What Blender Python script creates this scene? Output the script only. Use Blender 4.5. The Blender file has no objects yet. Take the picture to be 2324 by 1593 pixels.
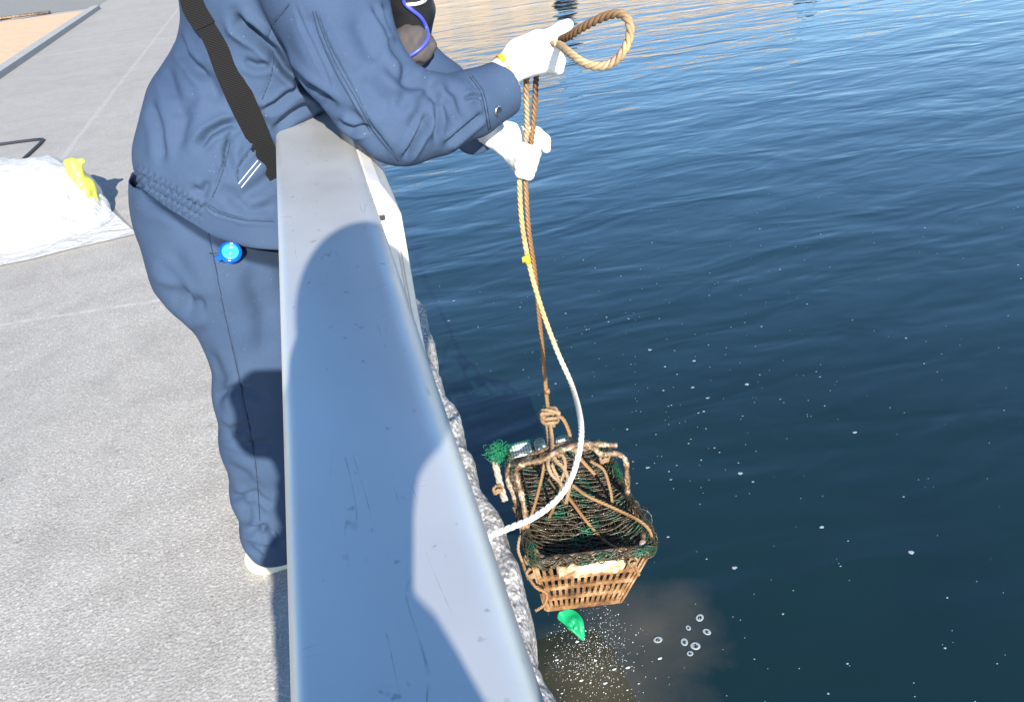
import bpy, math, random
import numpy as np
from mathutils import Vector, Matrix
from mathutils.bvhtree import BVHTree
R = math.radians
random.seed(7); rng = np.random.default_rng(7)
S = bpy.context.scene
COL = S.collection
# ------------------------------------------------------------------ camera, sky, sun, exposure
EYE = 1.52                                   # camera height over the quay (metres)
FPX, ROLL, VP = 800.0, 0.12, (269.0, -108.0)
Yc = np.array([VP[0]-512, -(VP[1]-350.5), -FPX]); Yc /= np.linalg.norm(Yc)
Uc = (-Yc[2])*np.array([-ROLL, math.sqrt(1-ROLL**2), 0]); 
_s = -Yc[2]; _a = np.array([-ROLL, math.sqrt(1-ROLL**2), 0.]); _c = _a@Yc
Uc = _s*_a + _c*np.array([0, 0, 1.]); Uc /= np.linalg.norm(Uc)
Xc = np.cross(Yc, Uc)
MC = np.array([Xc, Yc, Uc])
cd = bpy.data.cameras.new('camera'); cam = bpy.data.objects.new('camera', cd); COL.objects.link(cam)
cd.sensor_width = 36; cd.lens = 36*FPX/1024; cd.clip_start = .02; cd.clip_end = 2000
cam.matrix_world = Matrix.Translation((0, 0, EYE)) @ Matrix(MC.tolist()).to_4x4()
S.camera = cam
S.view_settings.view_transform = 'Standard'; S.view_settings.look = 'None'
S.view_settings.gamma = 1; S.view_settings.exposure = 1.05
SUN_SLOPE = 0.48; SUN_EL = math.atan(SUN_SLOPE)
W = bpy.data.worlds.new('World'); S.world = W; W.use_nodes = True
nt = W.node_tree; bg = nt.nodes['Background']; sky = nt.nodes.new('ShaderNodeTexSky')
sky.sky_type = 'NISHITA'; sky.sun_disc = False; sky.sun_elevation = SUN_EL; sky.sun_rotation = R(180)
sky.air_density = 1.0; sky.dust_density = .25; sky.ozone_density = 3.4
hs = nt.nodes.new('ShaderNodeHueSaturation'); hs.inputs['Saturation'].default_value = 1.1; nt.links.new(sky.outputs[0], hs.inputs['Color']); nt.links.new(hs.outputs[0], bg.inputs[0]); bg.inputs[1].default_value = 0.115
sl = bpy.data.lights.new('sun', 'SUN'); sl.energy = 5.0; sl.angle = R(.5); sl.color = (1, .935, .83)
so = bpy.data.objects.new('sun', sl); COL.objects.link(so); so.rotation_euler = (math.atan(1/SUN_SLOPE), 0, 0)
so.location = (0, -5, 6)

K = 2.2695                                    # photo units used below: a 2324 px wide view of it
def ray(u, v):
    return MC @ np.array([u/K-512, -(v/K-350.5), -FPX])
def Q(u, v, y):                               # point at depth plane y
    d = ray(u, v); p = d*y/d[1]; return np.array([p[0], p[1], p[2]+EYE])
def D(u, v, r):                               # point at distance r
    d = ray(u, v); p = d/np.linalg.norm(d)*r; return np.array([p[0], p[1], p[2]+EYE])
def Z(u, v, z):                               # point at height z
    d = ray(u, v); p = d*(z-EYE)/d[2]; return np.array([p[0], p[1], z])
def proj(P):
    c = (np.asarray(P)-[0, 0, EYE]) @ MC
    return np.stack([(512-FPX*c[:, 0]/c[:, 2])*K, (350.5+FPX*c[:, 1]/c[:, 2])*K], 1)

# ------------------------------------------------------------------ materials
def mat(name, col=(.5, .5, .5), rough=.6, metal=0., spec=.5, build=None, **kw):
    m = bpy.data.materials.new(name); m.use_nodes = True
    b = m.node_tree.nodes['Principled BSDF']
    b.inputs['Base Color'].default_value = (*col, 1); b.inputs['Roughness'].default_value = rough
    b.inputs['Metallic'].default_value = metal; b.inputs['Specular IOR Level'].default_value = spec
    for k, v in kw.items(): b.inputs[k].default_value = v
    if build: build(N(m), b)
    return m
class N:
    def __init__(s, m): s.t = m.node_tree; s.o = {}
    def n(s, typ, **kw):
        x = s.t.nodes.new('ShaderNode'+typ)
        for k, v in kw.items():
            if k.startswith('i_'):
                key = k[2:].replace('_', ' ')
                x.inputs[int(key) if key.isdigit() else key].default_value = v
            else: setattr(x, k, v)
        return x
    def l(s, a, b): s.t.links.new(a, b)
    def coord(s, scale=(1, 1, 1), rot=(0, 0, 0), loc=(0, 0, 0)):
        g = s.n('NewGeometry'); mp = s.n('Mapping')
        mp.inputs['Scale'].default_value = scale; mp.inputs['Rotation'].default_value = rot; mp.inputs['Location'].default_value = loc
        s.l(g.outputs['Position'], mp.inputs[0]); return mp.outputs[0]
    def noise(s, sc, det=4, rough=.55, co=None, dist=0):
        x = s.n('TexNoise'); x.inputs['Scale'].default_value = sc; x.inputs['Detail'].default_value = det
        x.inputs['Roughness'].default_value = rough; x.inputs['Distortion'].default_value = dist
        s.l(co if co is not None else s.coord(), x.inputs['Vector']); return x.outputs['Fac']
    def vor(s, sc, co=None, feature='F1'):
        x = s.n('TexVoronoi'); x.feature = feature; x.inputs['Scale'].default_value = sc
        s.l(co if co is not None else s.coord(), x.inputs['Vector']); return x
    def ramp(s, fac, *st):
        x = s.n('ValToRGB'); e = x.color_ramp.elements
        while len(e) < len(st): e.new(.5)
        for k, (p, c) in enumerate(st):
            e[k].position = p; e[k].color = (*c, 1) if isinstance(c, tuple) else (c, c, c, 1)
        s.l(fac, x.inputs[0]); return x.outputs[0]
    def mix(s, fac, a, b, mode='MIX'):
        x = s.n('Mix'); x.data_type = 'RGBA'; x.blend_type = mode
        for v, i in ((fac, 0), (a, 6), (b, 7)):
            if hasattr(v, 'links'): s.l(v, x.inputs[i])
            else: x.inputs[i].default_value = v if not isinstance(v, tuple) else (*v, 1)
        return x.outputs[2]
    def math(s, op, a, b=0.):
        x = s.n('Math'); x.operation = op
        for v, i in ((a, 0), (b, 1)):
            if hasattr(v, 'links'): s.l(v, x.inputs[i])
            else: x.inputs[i].default_value = v
        return x.outputs[0]
    def bump(s, h, b, strength=.3, dist=.01, prev=None):
        x = s.n('Bump'); x.inputs['Strength'].default_value = strength; x.inputs['Distance'].default_value = dist
        s.l(h, x.inputs['Height'])
        if prev is not None: s.l(prev, x.inputs['Normal'])
        s.l(x.outputs[0], b.inputs['Normal']); return x.outputs[0]
    def xyz(s, co=None):
        x = s.n('SeparateXYZ'); s.l(co if co is not None else s.coord(), x.inputs[0]); return x.outputs

def b_ground(n, b):
    big = n.noise(.9, 5); fine = n.noise(150, 4, .75); v = n.vor(120); mid = n.noise(9, 5, .6); stone = n.vor(150)
    c = n.ramp(fine, (.28, (.17, .155, .135)), (.46, (.35, .33, .30)), (.66, (.56, .53, .49)))
    chips = n.ramp(stone.outputs['Color'], (.72, 0.), (.8, 1.))
    c = n.mix(n.math('MULTIPLY', chips, .42), c, (.74, .71, .67))
    dark = n.ramp(n.vor(75).outputs['Color'], (.0, 1.), (.16, 0.))
    c = n.mix(n.math('MULTIPLY', dark, .5), c, (.13, .12, .11))
    c = n.mix(n.ramp(mid, (.35, .0), (.7, .35)), c, (.5, .48, .45))
    c = n.mix(n.ramp(big, (.38, .0), (.62, .22)), c, (.22, .21, .195)); c = n.mix(n.ramp(n.noise(4.2, 6, .7), (.46, .0), (.62, .22)), c, (.20, .19, .175)); c = n.mix(n.ramp(n.noise(.45, 3, .6), (.5, .0), (.62, .15)), c, (.58, .55, .5))
    X = n.xyz(); wob = n.math('MULTIPLY', n.math('SUBTRACT', n.noise(2.5), .5), .05)
    def line(axis, pos, w, slope=0):
        t = n.math('ADD', n.math('SUBTRACT', X[axis], pos), wob)
        if slope: t = n.math('SUBTRACT', t, n.math('MULTIPLY', X[1-axis], slope))
        a = n.math('ABSOLUTE', t)
        return n.ramp(n.math('DIVIDE', a, w*3), (.2, 1.), (.45, 0.))
    j = n.math('MAXIMUM', line(0, -1.91, .022), line(1, 3.48, .012, -.10))
    j = n.math('MAXIMUM', j, line(1, 12.2, .03))
    j = n.math('MULTIPLY', j, n.ramp(n.noise(12, 4, .7), (.36, .05), (.62, .4)))
    c = n.mix(j, c, (.66, .66, .66))
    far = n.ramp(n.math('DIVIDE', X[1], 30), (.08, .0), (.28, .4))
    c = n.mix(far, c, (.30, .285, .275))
    n.l(c, b.inputs['Base Color'])
    p = n.bump(fine, b, .5, .003); n.bump(v.outputs['Distance'], b, .35, .003, p)
def b_sand(n, b):
    f = n.noise(60, 4, .7); g = n.noise(2.3, 6, .7)
    c = n.ramp(f, (.3, (.52, .36, .22)), (.7, (.72, .54, .37)))
    c = n.mix(n.ramp(g, (.44, .0), (.64, .65)), c, (.62, .47, .34))
    n.l(c, b.inputs['Base Color']); n.bump(g, b, .6, .05)
def b_asphalt(n, b):
    f = n.noise(140, 3, .7); c = n.ramp(f, (.3, (.17, .17, .165)), (.7, (.33, .325, .31)))
    n.l(c, b.inputs['Base Color']); n.bump(f, b, .4, .004)
def b_concrete(n, b):
    v = n.vor(120); v2 = n.vor(30); f = n.noise(180, 3, .7)
    c = n.ramp(v.outputs['Color'], (.10, (.13, .125, .12)), (.4, (.40, .39, .375)), (.85, (.68, .67, .65)))
    c = n.mix(n.ramp(v.outputs['Distance'], (.45, 0.), (.75, .6)), c, (.12, .11, .11))
    c = n.mix(n.ramp(n.noise(6, 4), (.45, 0.), (.66, .35)), c, (.30, .27, .24))
    n.l(c, b.inputs['Base Color'])
    p = n.bump(v.outputs['Distance'], b, -.6, .005); n.bump(f, b, .35, .003, p)
def b_kerb(n, b):
    f = n.noise(50, 4, .7); n.l(n.ramp(f, (.3, (.28, .28, .27)), (.7, (.44, .43, .42))), b.inputs['Base Color']); n.bump(f, b, .4, .004)
def b_rail(n, b):
    co = n.coord((1, 7, 1)); scr = n.noise(26, 6, .75, n.coord((6, 1, 6), (0, 0, .25)), .4)
    gr = n.noise(160, 3, .8, n.coord((1, 12, 1))); cl = n.noise(7, 5, .6)
    c = n.ramp(n.noise(3.2, 5, .6), (.3, (.71, .70, .675)), (.7, (.79, .78, .75)))
    # thin dark scuffs
    w1 = n.noise(4, 2, .5, n.coord((5, .6, 1), (0, 0, .1)), .15)
    l1 = n.ramp(n.math('ABSOLUTE', n.math('SUBTRACT', w1, .5)), (.0, 1.), (.0022, 0.))
    m1 = n.ramp(n.noise(13, 4, .7, n.coord((1, 1, 1), (0, 0, 0), (3, 7, 2))), (.52, 0.), (.64, .6))
    c = n.mix(n.math('MULTIPLY', l1, m1), c, (.12, .12, .13))
    w2 = n.noise(6, 2, .5, n.coord((.7, 4.5, 1), (0, 0, .35)), .15)
    l2 = n.ramp(n.math('ABSOLUTE', n.math('SUBTRACT', w2, .47)), (.0, 1.), (.006, 0.))
    m2 = n.ramp(n.noise(11, 4, .7, n.coord((1, 1, 1), (0, 0, 0), (9, 1, 4))), (.54, 0.), (.7, .4))
    c = n.mix(n.math('MULTIPLY', l2, m2), c, (.2, .2, .21))
    sp = n.ramp(n.noise(70, 2, .5), (.70, 0.), (.76, .5)); c = n.mix(sp, c, (.25, .25, .26))
    n.l(c, b.inputs['Base Color'])
    n.l(n.ramp(cl, (.3, .36), (.7, .5)), b.inputs['Roughness'])
    n.bump(gr, b, .06, .0006)
def b_cloth(col, col2, sc=900):
    def f(n, b):
        w = n.noise(sc, 2, .6); big = n.noise(5, 4, .6)
        c = n.mix(n.ramp(big, (.35, 0.), (.7, 1.)), col, col2)
        c = n.mix(n.ramp(w, (.35, .0), (.7, .35)), c, tuple(min(1, x*1.6) for x in col2))
        lint = n.ramp(n.noise(260, 1, .4), (.79, 0.), (.82, .5)); c = n.mix(lint, c, (.35, .4, .48))
        n.l(c, b.inputs['Base Color'])
        p = n.bump(n.noise(32, 3, .5), b, .10, .006); n.bump(w, b, .25, .0006, p)
    return f
def b_strap(n, b):
    wv = n.n('TexWave'); wv.inputs['Scale'].default_value = 150; wv.inputs['Distortion'].default_value = .6; n.l(n.coord((.3, .3, 1), (0, .5, 0)), wv.inputs[0])
    n.l(n.ramp(wv.outputs['Fac'], (.3, (.010, .010, .011)), (.7, (.019, .019, .020))), b.inputs['Base Color']); n.bump(wv.outputs['Fac'], b, .5, .001)
def b_rope(cols):
    def f(n, b):
        a = n.n('Attribute'); a.attribute_name = 'tint'
        f1 = n.noise(38, 4, .7); f2 = n.noise(500, 2, .6)
        c = n.ramp(a.outputs['Fac'], *cols)
        c = n.mix(n.ramp(f1, (.38, 0.), (.66, .55)), c, (.20, .11, .045)) if cols[0][1][0] < .9 else c
        clean = n.ramp(a.outputs['Fac'], (.62 if cols[0][1][0] > .12 else .93, 0.), (1., 1.))
        c = n.mix(clean, c, (.80, .78, .72))
        c = n.mix(n.ramp(f2, (.3, .3), (.6, 0.)), c, (.1, .06, .03))
        n.l(c, b.inputs['Base Color']); n.bump(f2, b, .5, .0008)
    return f
def b_fouled(n, b):
    f1 = n.noise(30, 5, .7); f2 = n.noise(150, 4, .7)
    c = n.ramp(f1, (.32, (.07, .035, .018)), (.48, (.20, .11, .05)), (.58, (.42, .32, .21)), (.68, (.70, .64, .54)))
    c = n.mix(n.ramp(f2, (.42, .75), (.55, 0.)), c, (.05, .028, .014)); c = n.mix(n.ramp(n.noise(420, 2), (.62, 0.), (.7, .7)), c, (.7, .62, .5))
    n.l(c, b.inputs['Base Color']); n.l(n.ramp(f2, (.3, .15), (.7, .6)), b.inputs['Roughness']); n.bump(f2, b, .9, .003)
def b_orange(n, b):
    f1 = n.noise(14, 5, .6); f2 = n.noise(120, 4, .7)
    c = n.ramp(f1, (.38, (.10, .05, .022)), (.54, (.30, .165, .075)), (.7, (.52, .39, .25)))
    c = n.mix(n.ramp(f2, (.38, .6), (.55, 0.)), c, (.12, .05, .02))
    n.l(c, b.inputs['Base Color']); n.l(n.ramp(f2, (.3, .15), (.7, .55)), b.inputs['Roughness']); n.bump(f2, b, .6, .002)
def b_label(n, b):
    f1 = n.noise(26, 5, .6); c = n.ramp(f1, (.40, (.26, .14, .06)), (.5, (.5, .37, .23)), (.62, (.66, .57, .44)))
    n.l(c, b.inputs['Base Color']); n.bump(n.noise(140, 3), b, .5, .002)
def b_net(n, b):
    f1 = n.noise(16, 4, .7); f2 = n.noise(220, 3, .7)
    c = n.ramp(f1, (.40, (.040, .026, .014)), (.52, (.060, .050, .026)), (.58, (.010, .055, .03)), (.70, (.008, .16, .075)))
    c = n.mix(n.ramp(f2, (.6, 0.), (.72, .6)), c, (.26, .20, .13))
    n.l(c, b.inputs['Base Color']); n.l(n.ramp(f2, (.3, .08), (.7, .5)), b.inputs['Roughness']); n.bump(f2, b, .6, .002)
def b_whiteplastic(n, b):
    f1 = n.noise(9, 4, .6); n.l(n.ramp(f1, (.3, (.66, .65, .62)), (.7, (.8, .79, .77))), b.inputs['Base Color'])
def b_bag(n, b):
    f1 = n.noise(7, 6, .65, dist=.8); n.bump(f1, b, .9, .05)
def b_water(n, b):
    g = n.coord(); X = n.xyz(g)
    # suspended silt stirred up by the basket
    c0 = Z(1470, 1430, ZW); c1 = Z(1350, 1560, ZW)
    def blob(c, sx, sy):
        dx = n.math('DIVIDE', n.math('SUBTRACT', X[0], float(c[0])), sx); dy = n.math('DIVIDE', n.math('SUBTRACT', X[1], float(c[1])), sy)
        return n.math('SUBTRACT', 1.0, n.math('SQRT', n.math('ADD', n.math('MULTIPLY', dx, dx), n.math('MULTIPLY', dy, dy))))
    m = n.math('MAXIMUM', blob(c0, .27, .25), blob(c1, .34, .30))
    m = n.math('ADD', m, n.math('MULTIPLY', n.math('SUBTRACT', n.noise(4.5, 6, .62, g, .1), .5), 1.15))
    m = n.ramp(m, (-.05, 0.), (1.0, .8))
    deep = n.mix(n.ramp(n.noise(.55, 3, .5, g), (.3, 0.), (.7, 1.)), (.003, .0135, .0125), (.005, .0205, .0185))
    n.l(n.mix(m, deep, (.095, .083, .058)), b.inputs['Base Color'])
    rot = (0, 0, R(16))
    w1 = n.noise(1.25, 2, .5, n.coord((.8, 1.9, 1), rot), .5)
    w2 = n.noise(2.5, 2, .5, n.coord((.75, 1.7, 1), (0, 0, R(22))), .6)
    w3 = n.noise(10, 3, .5, n.coord((.7, 1.5, 1), (0, 0, R(-6))), .3)
    calm = n.ramp(n.math('DIVIDE', X[1], 10), (.10, .12), (.75, 1.0))       # sheltered water beside the wall is smoother
    p = n.bump(w1, b, 1., .019)
    p = n.bump(w2, b, .9, .0072, p)
    bx = n.n('Bump'); n.l(n.math('MULTIPLY', w3, calm), bx.inputs['Height']); bx.inputs['Strength'].default_value = .8; bx.inputs['Distance'].default_value = .0020
    n.l(p, bx.inputs['Normal']); n.l(bx.outputs[0], b.inputs['Normal']); n.l(bx.outputs[0], b.inputs['Coat Normal'])
    b.inputs['Coat Weight'].default_value = .6; b.inputs['Coat IOR'].default_value = 1.5; b.inputs['Coat Roughness'].default_value = .02
ZW = -.52
M = dict(
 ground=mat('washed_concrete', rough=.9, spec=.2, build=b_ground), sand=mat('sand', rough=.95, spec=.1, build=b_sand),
 asphalt=mat('asphalt', rough=.9, spec=.2, build=b_asphalt), concrete=mat('rough_concrete', rough=.85, spec=.3, build=b_concrete),
 kerb=mat('kerb_stone', rough=.85, build=b_kerb), rail=mat('brushed_rail', rough=.35, metal=.62, build=b_rail),
 jacket=mat('jacket_cloth', rough=.8, spec=.15, build=b_cloth((.034, .058, .112), (.045, .075, .134))),
 trousers=mat('trouser_cloth', rough=.8, spec=.15, build=b_cloth((.032, .055, .104), (.043, .071, .126))),
 strap=mat('webbing', rough=.95, spec=.05, build=b_strap), skin=mat('skin', (.55, .33, .24), .5), hair=mat('hair', (.01, .009, .008), .5),
 glove=mat('white_cotton', (.88, .88, .87), .9, spec=.1), yellow=mat('yellow_elastic', (.75, .42, .03), .8),
 black=mat('black_nylon', (.012, .012, .014), .5), greyfab=mat('grey_fabric', (.07, .062, .065), .8), piping=mat('blue_piping', (.06, .08, .55), .4),
 snap=mat('snap_metal', (.6, .6, .62), .3, 1.), shoe=mat('white_sole', (.72, .68, .55), .7), shoeup=mat('shoe_upper', (.06, .07, .08), .7),
 badge=mat('blue_plastic', (.0, .09, .62), .12, spec=.6), badgehi=mat('light_blue_plastic', (.04, .42, .78), .2), 
 palerope=mat('pale_rope', rough=.75, build=b_rope(((0., (.13, .065, .03)), (.2, (.36, .25, .13)), (.3, (.52, .40, .24)), (.55, (.58, .42, .17)), (.85, (.62, .50, .28))))),
 brownrope=mat('brown_rope', rough=.5, build=b_rope(((0., (.11, .052, .022)), (.4, (.28, .15, .06)), (.7, (.29, .18, .085)), (.88, (.34, .24, .15))))),
 fouled=mat('fouled_tube', rough=.4, build=b_fouled), orange=mat('stained_plastic', rough=.35, build=b_orange), label=mat('stained_label', rough=.5, build=b_label),
 net=mat('wet_net', rough=.3, build=b_net), wplast=mat('white_plastic', rough=.35, build=b_whiteplastic),
 green=mat('green_sheet', (.01, .33, .13), .35), greennet=mat('green_net', (.004, .17, .08), .5), bag=mat('thin_film', (.74, .75, .75), .25, build=b_bag),
 film=mat('loose_film', (.86, .88, .9), .2, build=b_bag, Alpha=.5),
 seam=mat('seam_thread', (.012, .024, .055), .8),
 yellowbag=mat('yellow_film', (.44, .46, .07), .45), dark=mat('dark_metal', (.02, .022, .035), .5),
 water=mat('sea_water', rough=.03, spec=.7, IOR=1.5, build=b_water), foam=mat('foam', (.33, .38, .40), .4), drop=mat('water_drop', (.8, .86, .88), .05, spec=1),
 gravel=mat('dark_liner', (.02, .018, .014), .3), beige=mat('beige_wall', (.36, .30, .24), .8), glass=mat('window_glass', (.25, .24, .22), .3), roof=mat('roof_brown', (.22, .15, .11), .8))
# film with some light passing through
_b = M['bag'].node_tree.nodes['Principled BSDF']; _b.inputs['Transmission Weight'].default_value = .25; _b.inputs['Subsurface Weight'].default_value = .0

# ------------------------------------------------------------------ helpers
def link(name, me, m, parent=None):
    o = bpy.data.objects.new(name, me); COL.objects.link(o)
    if m is not None: me.materials.append(m)
    if parent is not None: o.parent = parent; o.matrix_parent_inverse = Matrix.Translation(-Vector(parent.location))
    return o
def tag(o, label, cat, group=None):
    o['label'] = label; o['category'] = cat
    if group: o['group'] = group
    return o
def kind(o, k, label=None, cat=None):
    o['kind'] = k
    if label: o['label'] = label
    if cat: o['category'] = cat
    return o
def empty(name, loc, label, cat, group=None):
    o = bpy.data.objects.new(name, None); COL.objects.link(o); o.location = tuple(float(x) for x in loc); o.empty_display_size = .1
    return tag(o, label, cat, group)
def mesh(V, F, smooth=True):
    me = bpy.data.meshes.new('mesh'); me.from_pydata([tuple(map(float, v)) for v in V], [], [tuple(map(int, f)) for f in F]); me.update()
    if smooth: me.polygons.foreach_set('use_smooth', [True]*len(me.polygons))
    return me
class MB:
    def __init__(s): s.V = []; s.F = []
    def add(s, V, F):
        o = len(s.V); s.V += [tuple(v) for v in V]; s.F += [tuple(i+o for i in f) for f in F]
    def box(s, c, d, rot=None, taper=1.):
        c = np.array(c, float); P = []
        for z in (-1, 1):
            for x, y in ((-1, -1), (1, -1), (1, 1), (-1, 1)):
                q = np.array([x*d[0]/2*(taper if z < 0 else 1), y*d[1]/2*(taper if z < 0 else 1), z*d[2]/2])
                if rot is not None: q = rot @ q
                P.append(c+q)
        s.add(P, [(3, 2, 1, 0), (4, 5, 6, 7), (0, 1, 5, 4), (1, 2, 6, 5), (2, 3, 7, 6), (3, 0, 4, 7)])
    def tube(s, P, r, n=8, cap=True):
        P = np.array(P, float); r = np.full(len(P), r) if np.isscalar(r) else np.array(r)
        A, B = frames(P); V = []
        for i in range(len(P)):
            for k in range(n):
                a = 2*math.pi*k/n; V.append(P[i]+r[i]*(math.cos(a)*A[i]+math.sin(a)*B[i]))
        F = [(i*n+k, i*n+(k+1) % n, (i+1)*n+(k+1) % n, (i+1)*n+k) for i in range(len(P)-1) for k in range(n)]
        if cap: F += [tuple(range(n))[::-1], tuple((len(P)-1)*n+k for k in range(n))]
        s.add(V, F)
    def sphere(s, c, r, n=8, m=6, sc=(1, 1, 1)):
        V = [(c[0], c[1], c[2]+r*sc[2])]
        for i in range(1, m):
            for k in range(n):
                t = math.pi*i/m; a = 2*math.pi*k/n
                V.append((c[0]+r*sc[0]*math.sin(t)*math.cos(a), c[1]+r*sc[1]*math.sin(t)*math.sin(a), c[2]+r*sc[2]*math.cos(t)))
        V.append((c[0], c[1], c[2]-r*sc[2])); F = []
        for k in range(n): F.append((0, 1+k, 1+(k+1) % n))
        for i in range(m-2):
            for k in range(n): F.append((1+i*n+k, 1+(i+1)*n+k, 1+(i+1)*n+(k+1) % n, 1+i*n+(k+1) % n))
        L = len(V)-1
        for k in range(n): F.append((L, 1+(m-2)*n+(k+1) % n, 1+(m-2)*n+k))
        s.add(V, F)
    def build(s, name, m, parent=None, smooth=True): return link(name, mesh(s.V, s.F, smooth), m, parent)
def frames(P):
    T = np.gradient(P, axis=0); T /= np.linalg.norm(T, axis=1)[:, None]+1e-12
    a = np.cross(T[0], [0.3, .2, 1.]); a /= np.linalg.norm(a); A = [a]
    for i in range(1, len(P)):
        a = A[-1]-T[i]*(A[-1]@T[i]); a /= np.linalg.norm(a)+1e-12; A.append(a)
    A = np.array(A); return A, np.cross(T, A)
def spline(P, step=.003):
    P = np.array(P, float); E = np.vstack([2*P[0]-P[1], P, 2*P[-1]-P[-2]]); out = []
    for i in range(1, len(E)-2):
        p0, p1, p2, p3 = E[i-1:i+3]; n = max(2, int(np.linalg.norm((p2-p1)[:3])/step))
        t = np.linspace(0, 1, n, endpoint=False)[:, None]
        out.append(.5*((2*p1)+(-p0+p2)*t+(2*p0-5*p1+4*p2-p3)*t**2+(-p0+3*p1-3*p2+p3)*t**3))
    out.append(P[-1:]); return np.vstack(out)
def rope(name, pts, r, m, parent=None, pitch=6.5, tint=None, step=.0022, rs=None, nseg=7):
    """three twisted strands; pts may carry a 4th number = tint"""
    P = spline(pts, step); tn = P[:, 3] if P.shape[1] > 3 else np.full(len(P), .3 if tint is None else tint); P = P[:, :3]
    rr = np.full(len(P), r) if rs is None else np.interp(np.linspace(0, 1, len(P)), np.linspace(0, 1, len(rs)), rs)*r
    A, B = frames(P); s = np.concatenate([[0], np.cumsum(np.linalg.norm(np.diff(P, axis=0), axis=1))])
    mb = MB(); tt = []
    for k in range(3):
        ph = 2*math.pi*k/3 - s*2*math.pi/(pitch*r)
        C = P+(.50*rr*np.cos(ph))[:, None]*A+(.50*rr*np.sin(ph))[:, None]*B
        mb.tube(C, rr*.56, nseg); tt += np.repeat(tn, nseg).tolist()
    o = mb.build(name, m, parent)
    at = o.data.attributes.new('tint', 'FLOAT', 'POINT'); at.data.foreach_set('value', np.clip(tt, 0, 1).astype(np.float32)); return o

# signed-distance sculpting
def cone(p, a, b, ra, rb, sc=(1, 1, 1)):
    sc = np.array(sc); a = np.array(a[:3]); b = np.array(b[:3]); q = (p-a)/sc; d = (b-a)/sc
    t = np.clip((q@d)/(d@d+1e-12), 0, 1)
    return np.linalg.norm(q-t[:, None]*d, axis=1)-(ra+t*(rb-ra))
def chain(p, C, k=.02, sc=(1, 1, 1)):
    f = None
    for a, b in zip(C[:-1], C[1:]):
        g = cone(p, a[:3], b[:3], a[3], b[3], sc); f = g if f is None else smin(f, g, k)
    return f
def ball(p, c, r):
    r = np.array(r) if not np.isscalar(r) else np.array([r]*3); q = (p-np.array(c))/r; l = np.linalg.norm(q, axis=1)
    return (l-1)*r.min()
def smin(a, b, k):
    h = np.clip(.5+.5*(b-a)/k, 0, 1); return b*(1-h)+a*h-k*h*(1-h)
def smax(a, b, k): return -smin(-a, -b, k)
def nets(fun, lo, hi, h):
    lo = np.array(lo); n = np.ceil((np.array(hi)-lo)/h).astype(int)+1
    ax = [lo[i]+h*np.arange(n[i]) for i in range(3)]
    f = np.empty(n, np.float32)
    for i in range(n[0]):
        G = np.stack(np.meshgrid([ax[0][i]], ax[1], ax[2], indexing='ij'), -1).reshape(-1, 3); f[i] = fun(G).reshape(n[1], n[2])
    s = f < 0; c = np.zeros(tuple(n-1), int); acc = np.zeros(tuple(n-1)+(3,)); cnt = np.zeros(tuple(n-1))
    sl = lambda o: tuple(slice(o[i], n[i]-1+o[i]) for i in range(3))
    for o in np.ndindex(2, 2, 2): c += s[sl(o)]
    act = (c > 0) & (c < 8)
    for d in range(3):
        for o in np.ndindex(2, 2, 2):
            if o[d]: continue
            o2 = list(o); o2[d] = 1; A_, B_ = f[sl(o)], f[sl(o2)]; x = (A_ < 0) != (B_ < 0)
            t = np.where(x, A_/(A_-B_+1e-20), 0)
            for e in range(3): acc[..., e] += np.where(x, (t if e == d else o[e]), 0)
            cnt += x
    idx = np.full(act.shape, -1); I = np.argwhere(act); idx[act] = np.arange(len(I))
    V = lo+h*(I+acc[act]/cnt[act][:, None]); F = []
    for d in range(3):
        a, b = (d+1) % 3, (d+2) % 3
        s0 = [slice(None)]*3; s1 = [slice(None)]*3; s0[d] = slice(0, -1); s1[d] = slice(1, None)
        x = s[tuple(s0)] != s[tuple(s1)]; J = np.argwhere(x); J = J[(J[:, a] > 0) & (J[:, b] > 0) & (J[:, a] < n[a]-1) & (J[:, b] < n[b]-1)]
        sg = s[J[:, 0], J[:, 1], J[:, 2]]
        def at(da, db):
            L = J.copy(); L[:, a] += da; L[:, b] += db; return idx[L[:, 0], L[:, 1], L[:, 2]]
        q = np.stack([at(-1, -1), at(0, -1), at(0, 0), at(-1, 0)], 1); q[~sg] = q[~sg][:, ::-1]; F.append(q)
    F = np.vstack(F); F = F[(F >= 0).all(1)]; return V, F
def fastmesh(V, F):
    me = bpy.data.meshes.new('mesh'); me.vertices.add(len(V)); me.vertices.foreach_set('co', np.asarray(V, np.float32).ravel())
    me.loops.add(F.size); me.loops.foreach_set('vertex_index', F.ravel().astype(np.int32)); me.polygons.add(len(F))
    me.polygons.foreach_set('loop_start', np.arange(0, F.size, 4, dtype=np.int32)); me.polygons.foreach_set('loop_total', np.full(len(F), 4, np.int32))
    me.update(calc_edges=True); me.validate(); me.polygons.foreach_set('use_smooth', [True]*len(me.polygons)); return me
def normals(V, F):
    a = V[F[:, 2]]-V[F[:, 0]]; b = V[F[:, 3]]-V[F[:, 1]]; nn = np.cross(a, b); Nn = np.zeros_like(V)
    for k in range(4): np.add.at(Nn, F[:, k], nn)
    return Nn/(np.linalg.norm(Nn, axis=1)[:, None]+1e-12)
def relax(V, F, it=2, lam=.5):
    e = np.vstack([F[:, [0, 1]], F[:, [1, 2]], F[:, [2, 3]], F[:, [3, 0]]])
    for _ in range(it):
        s = np.zeros_like(V); c = np.zeros(len(V)); np.add.at(s, e[:, 0], V[e[:, 1]]); np.add.at(s, e[:, 1], V[e[:, 0]])
        np.add.at(c, e[:, 0], 1); np.add.at(c, e[:, 1], 1); V = V*(1-lam)+lam*s/c[:, None]
    return V
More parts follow.
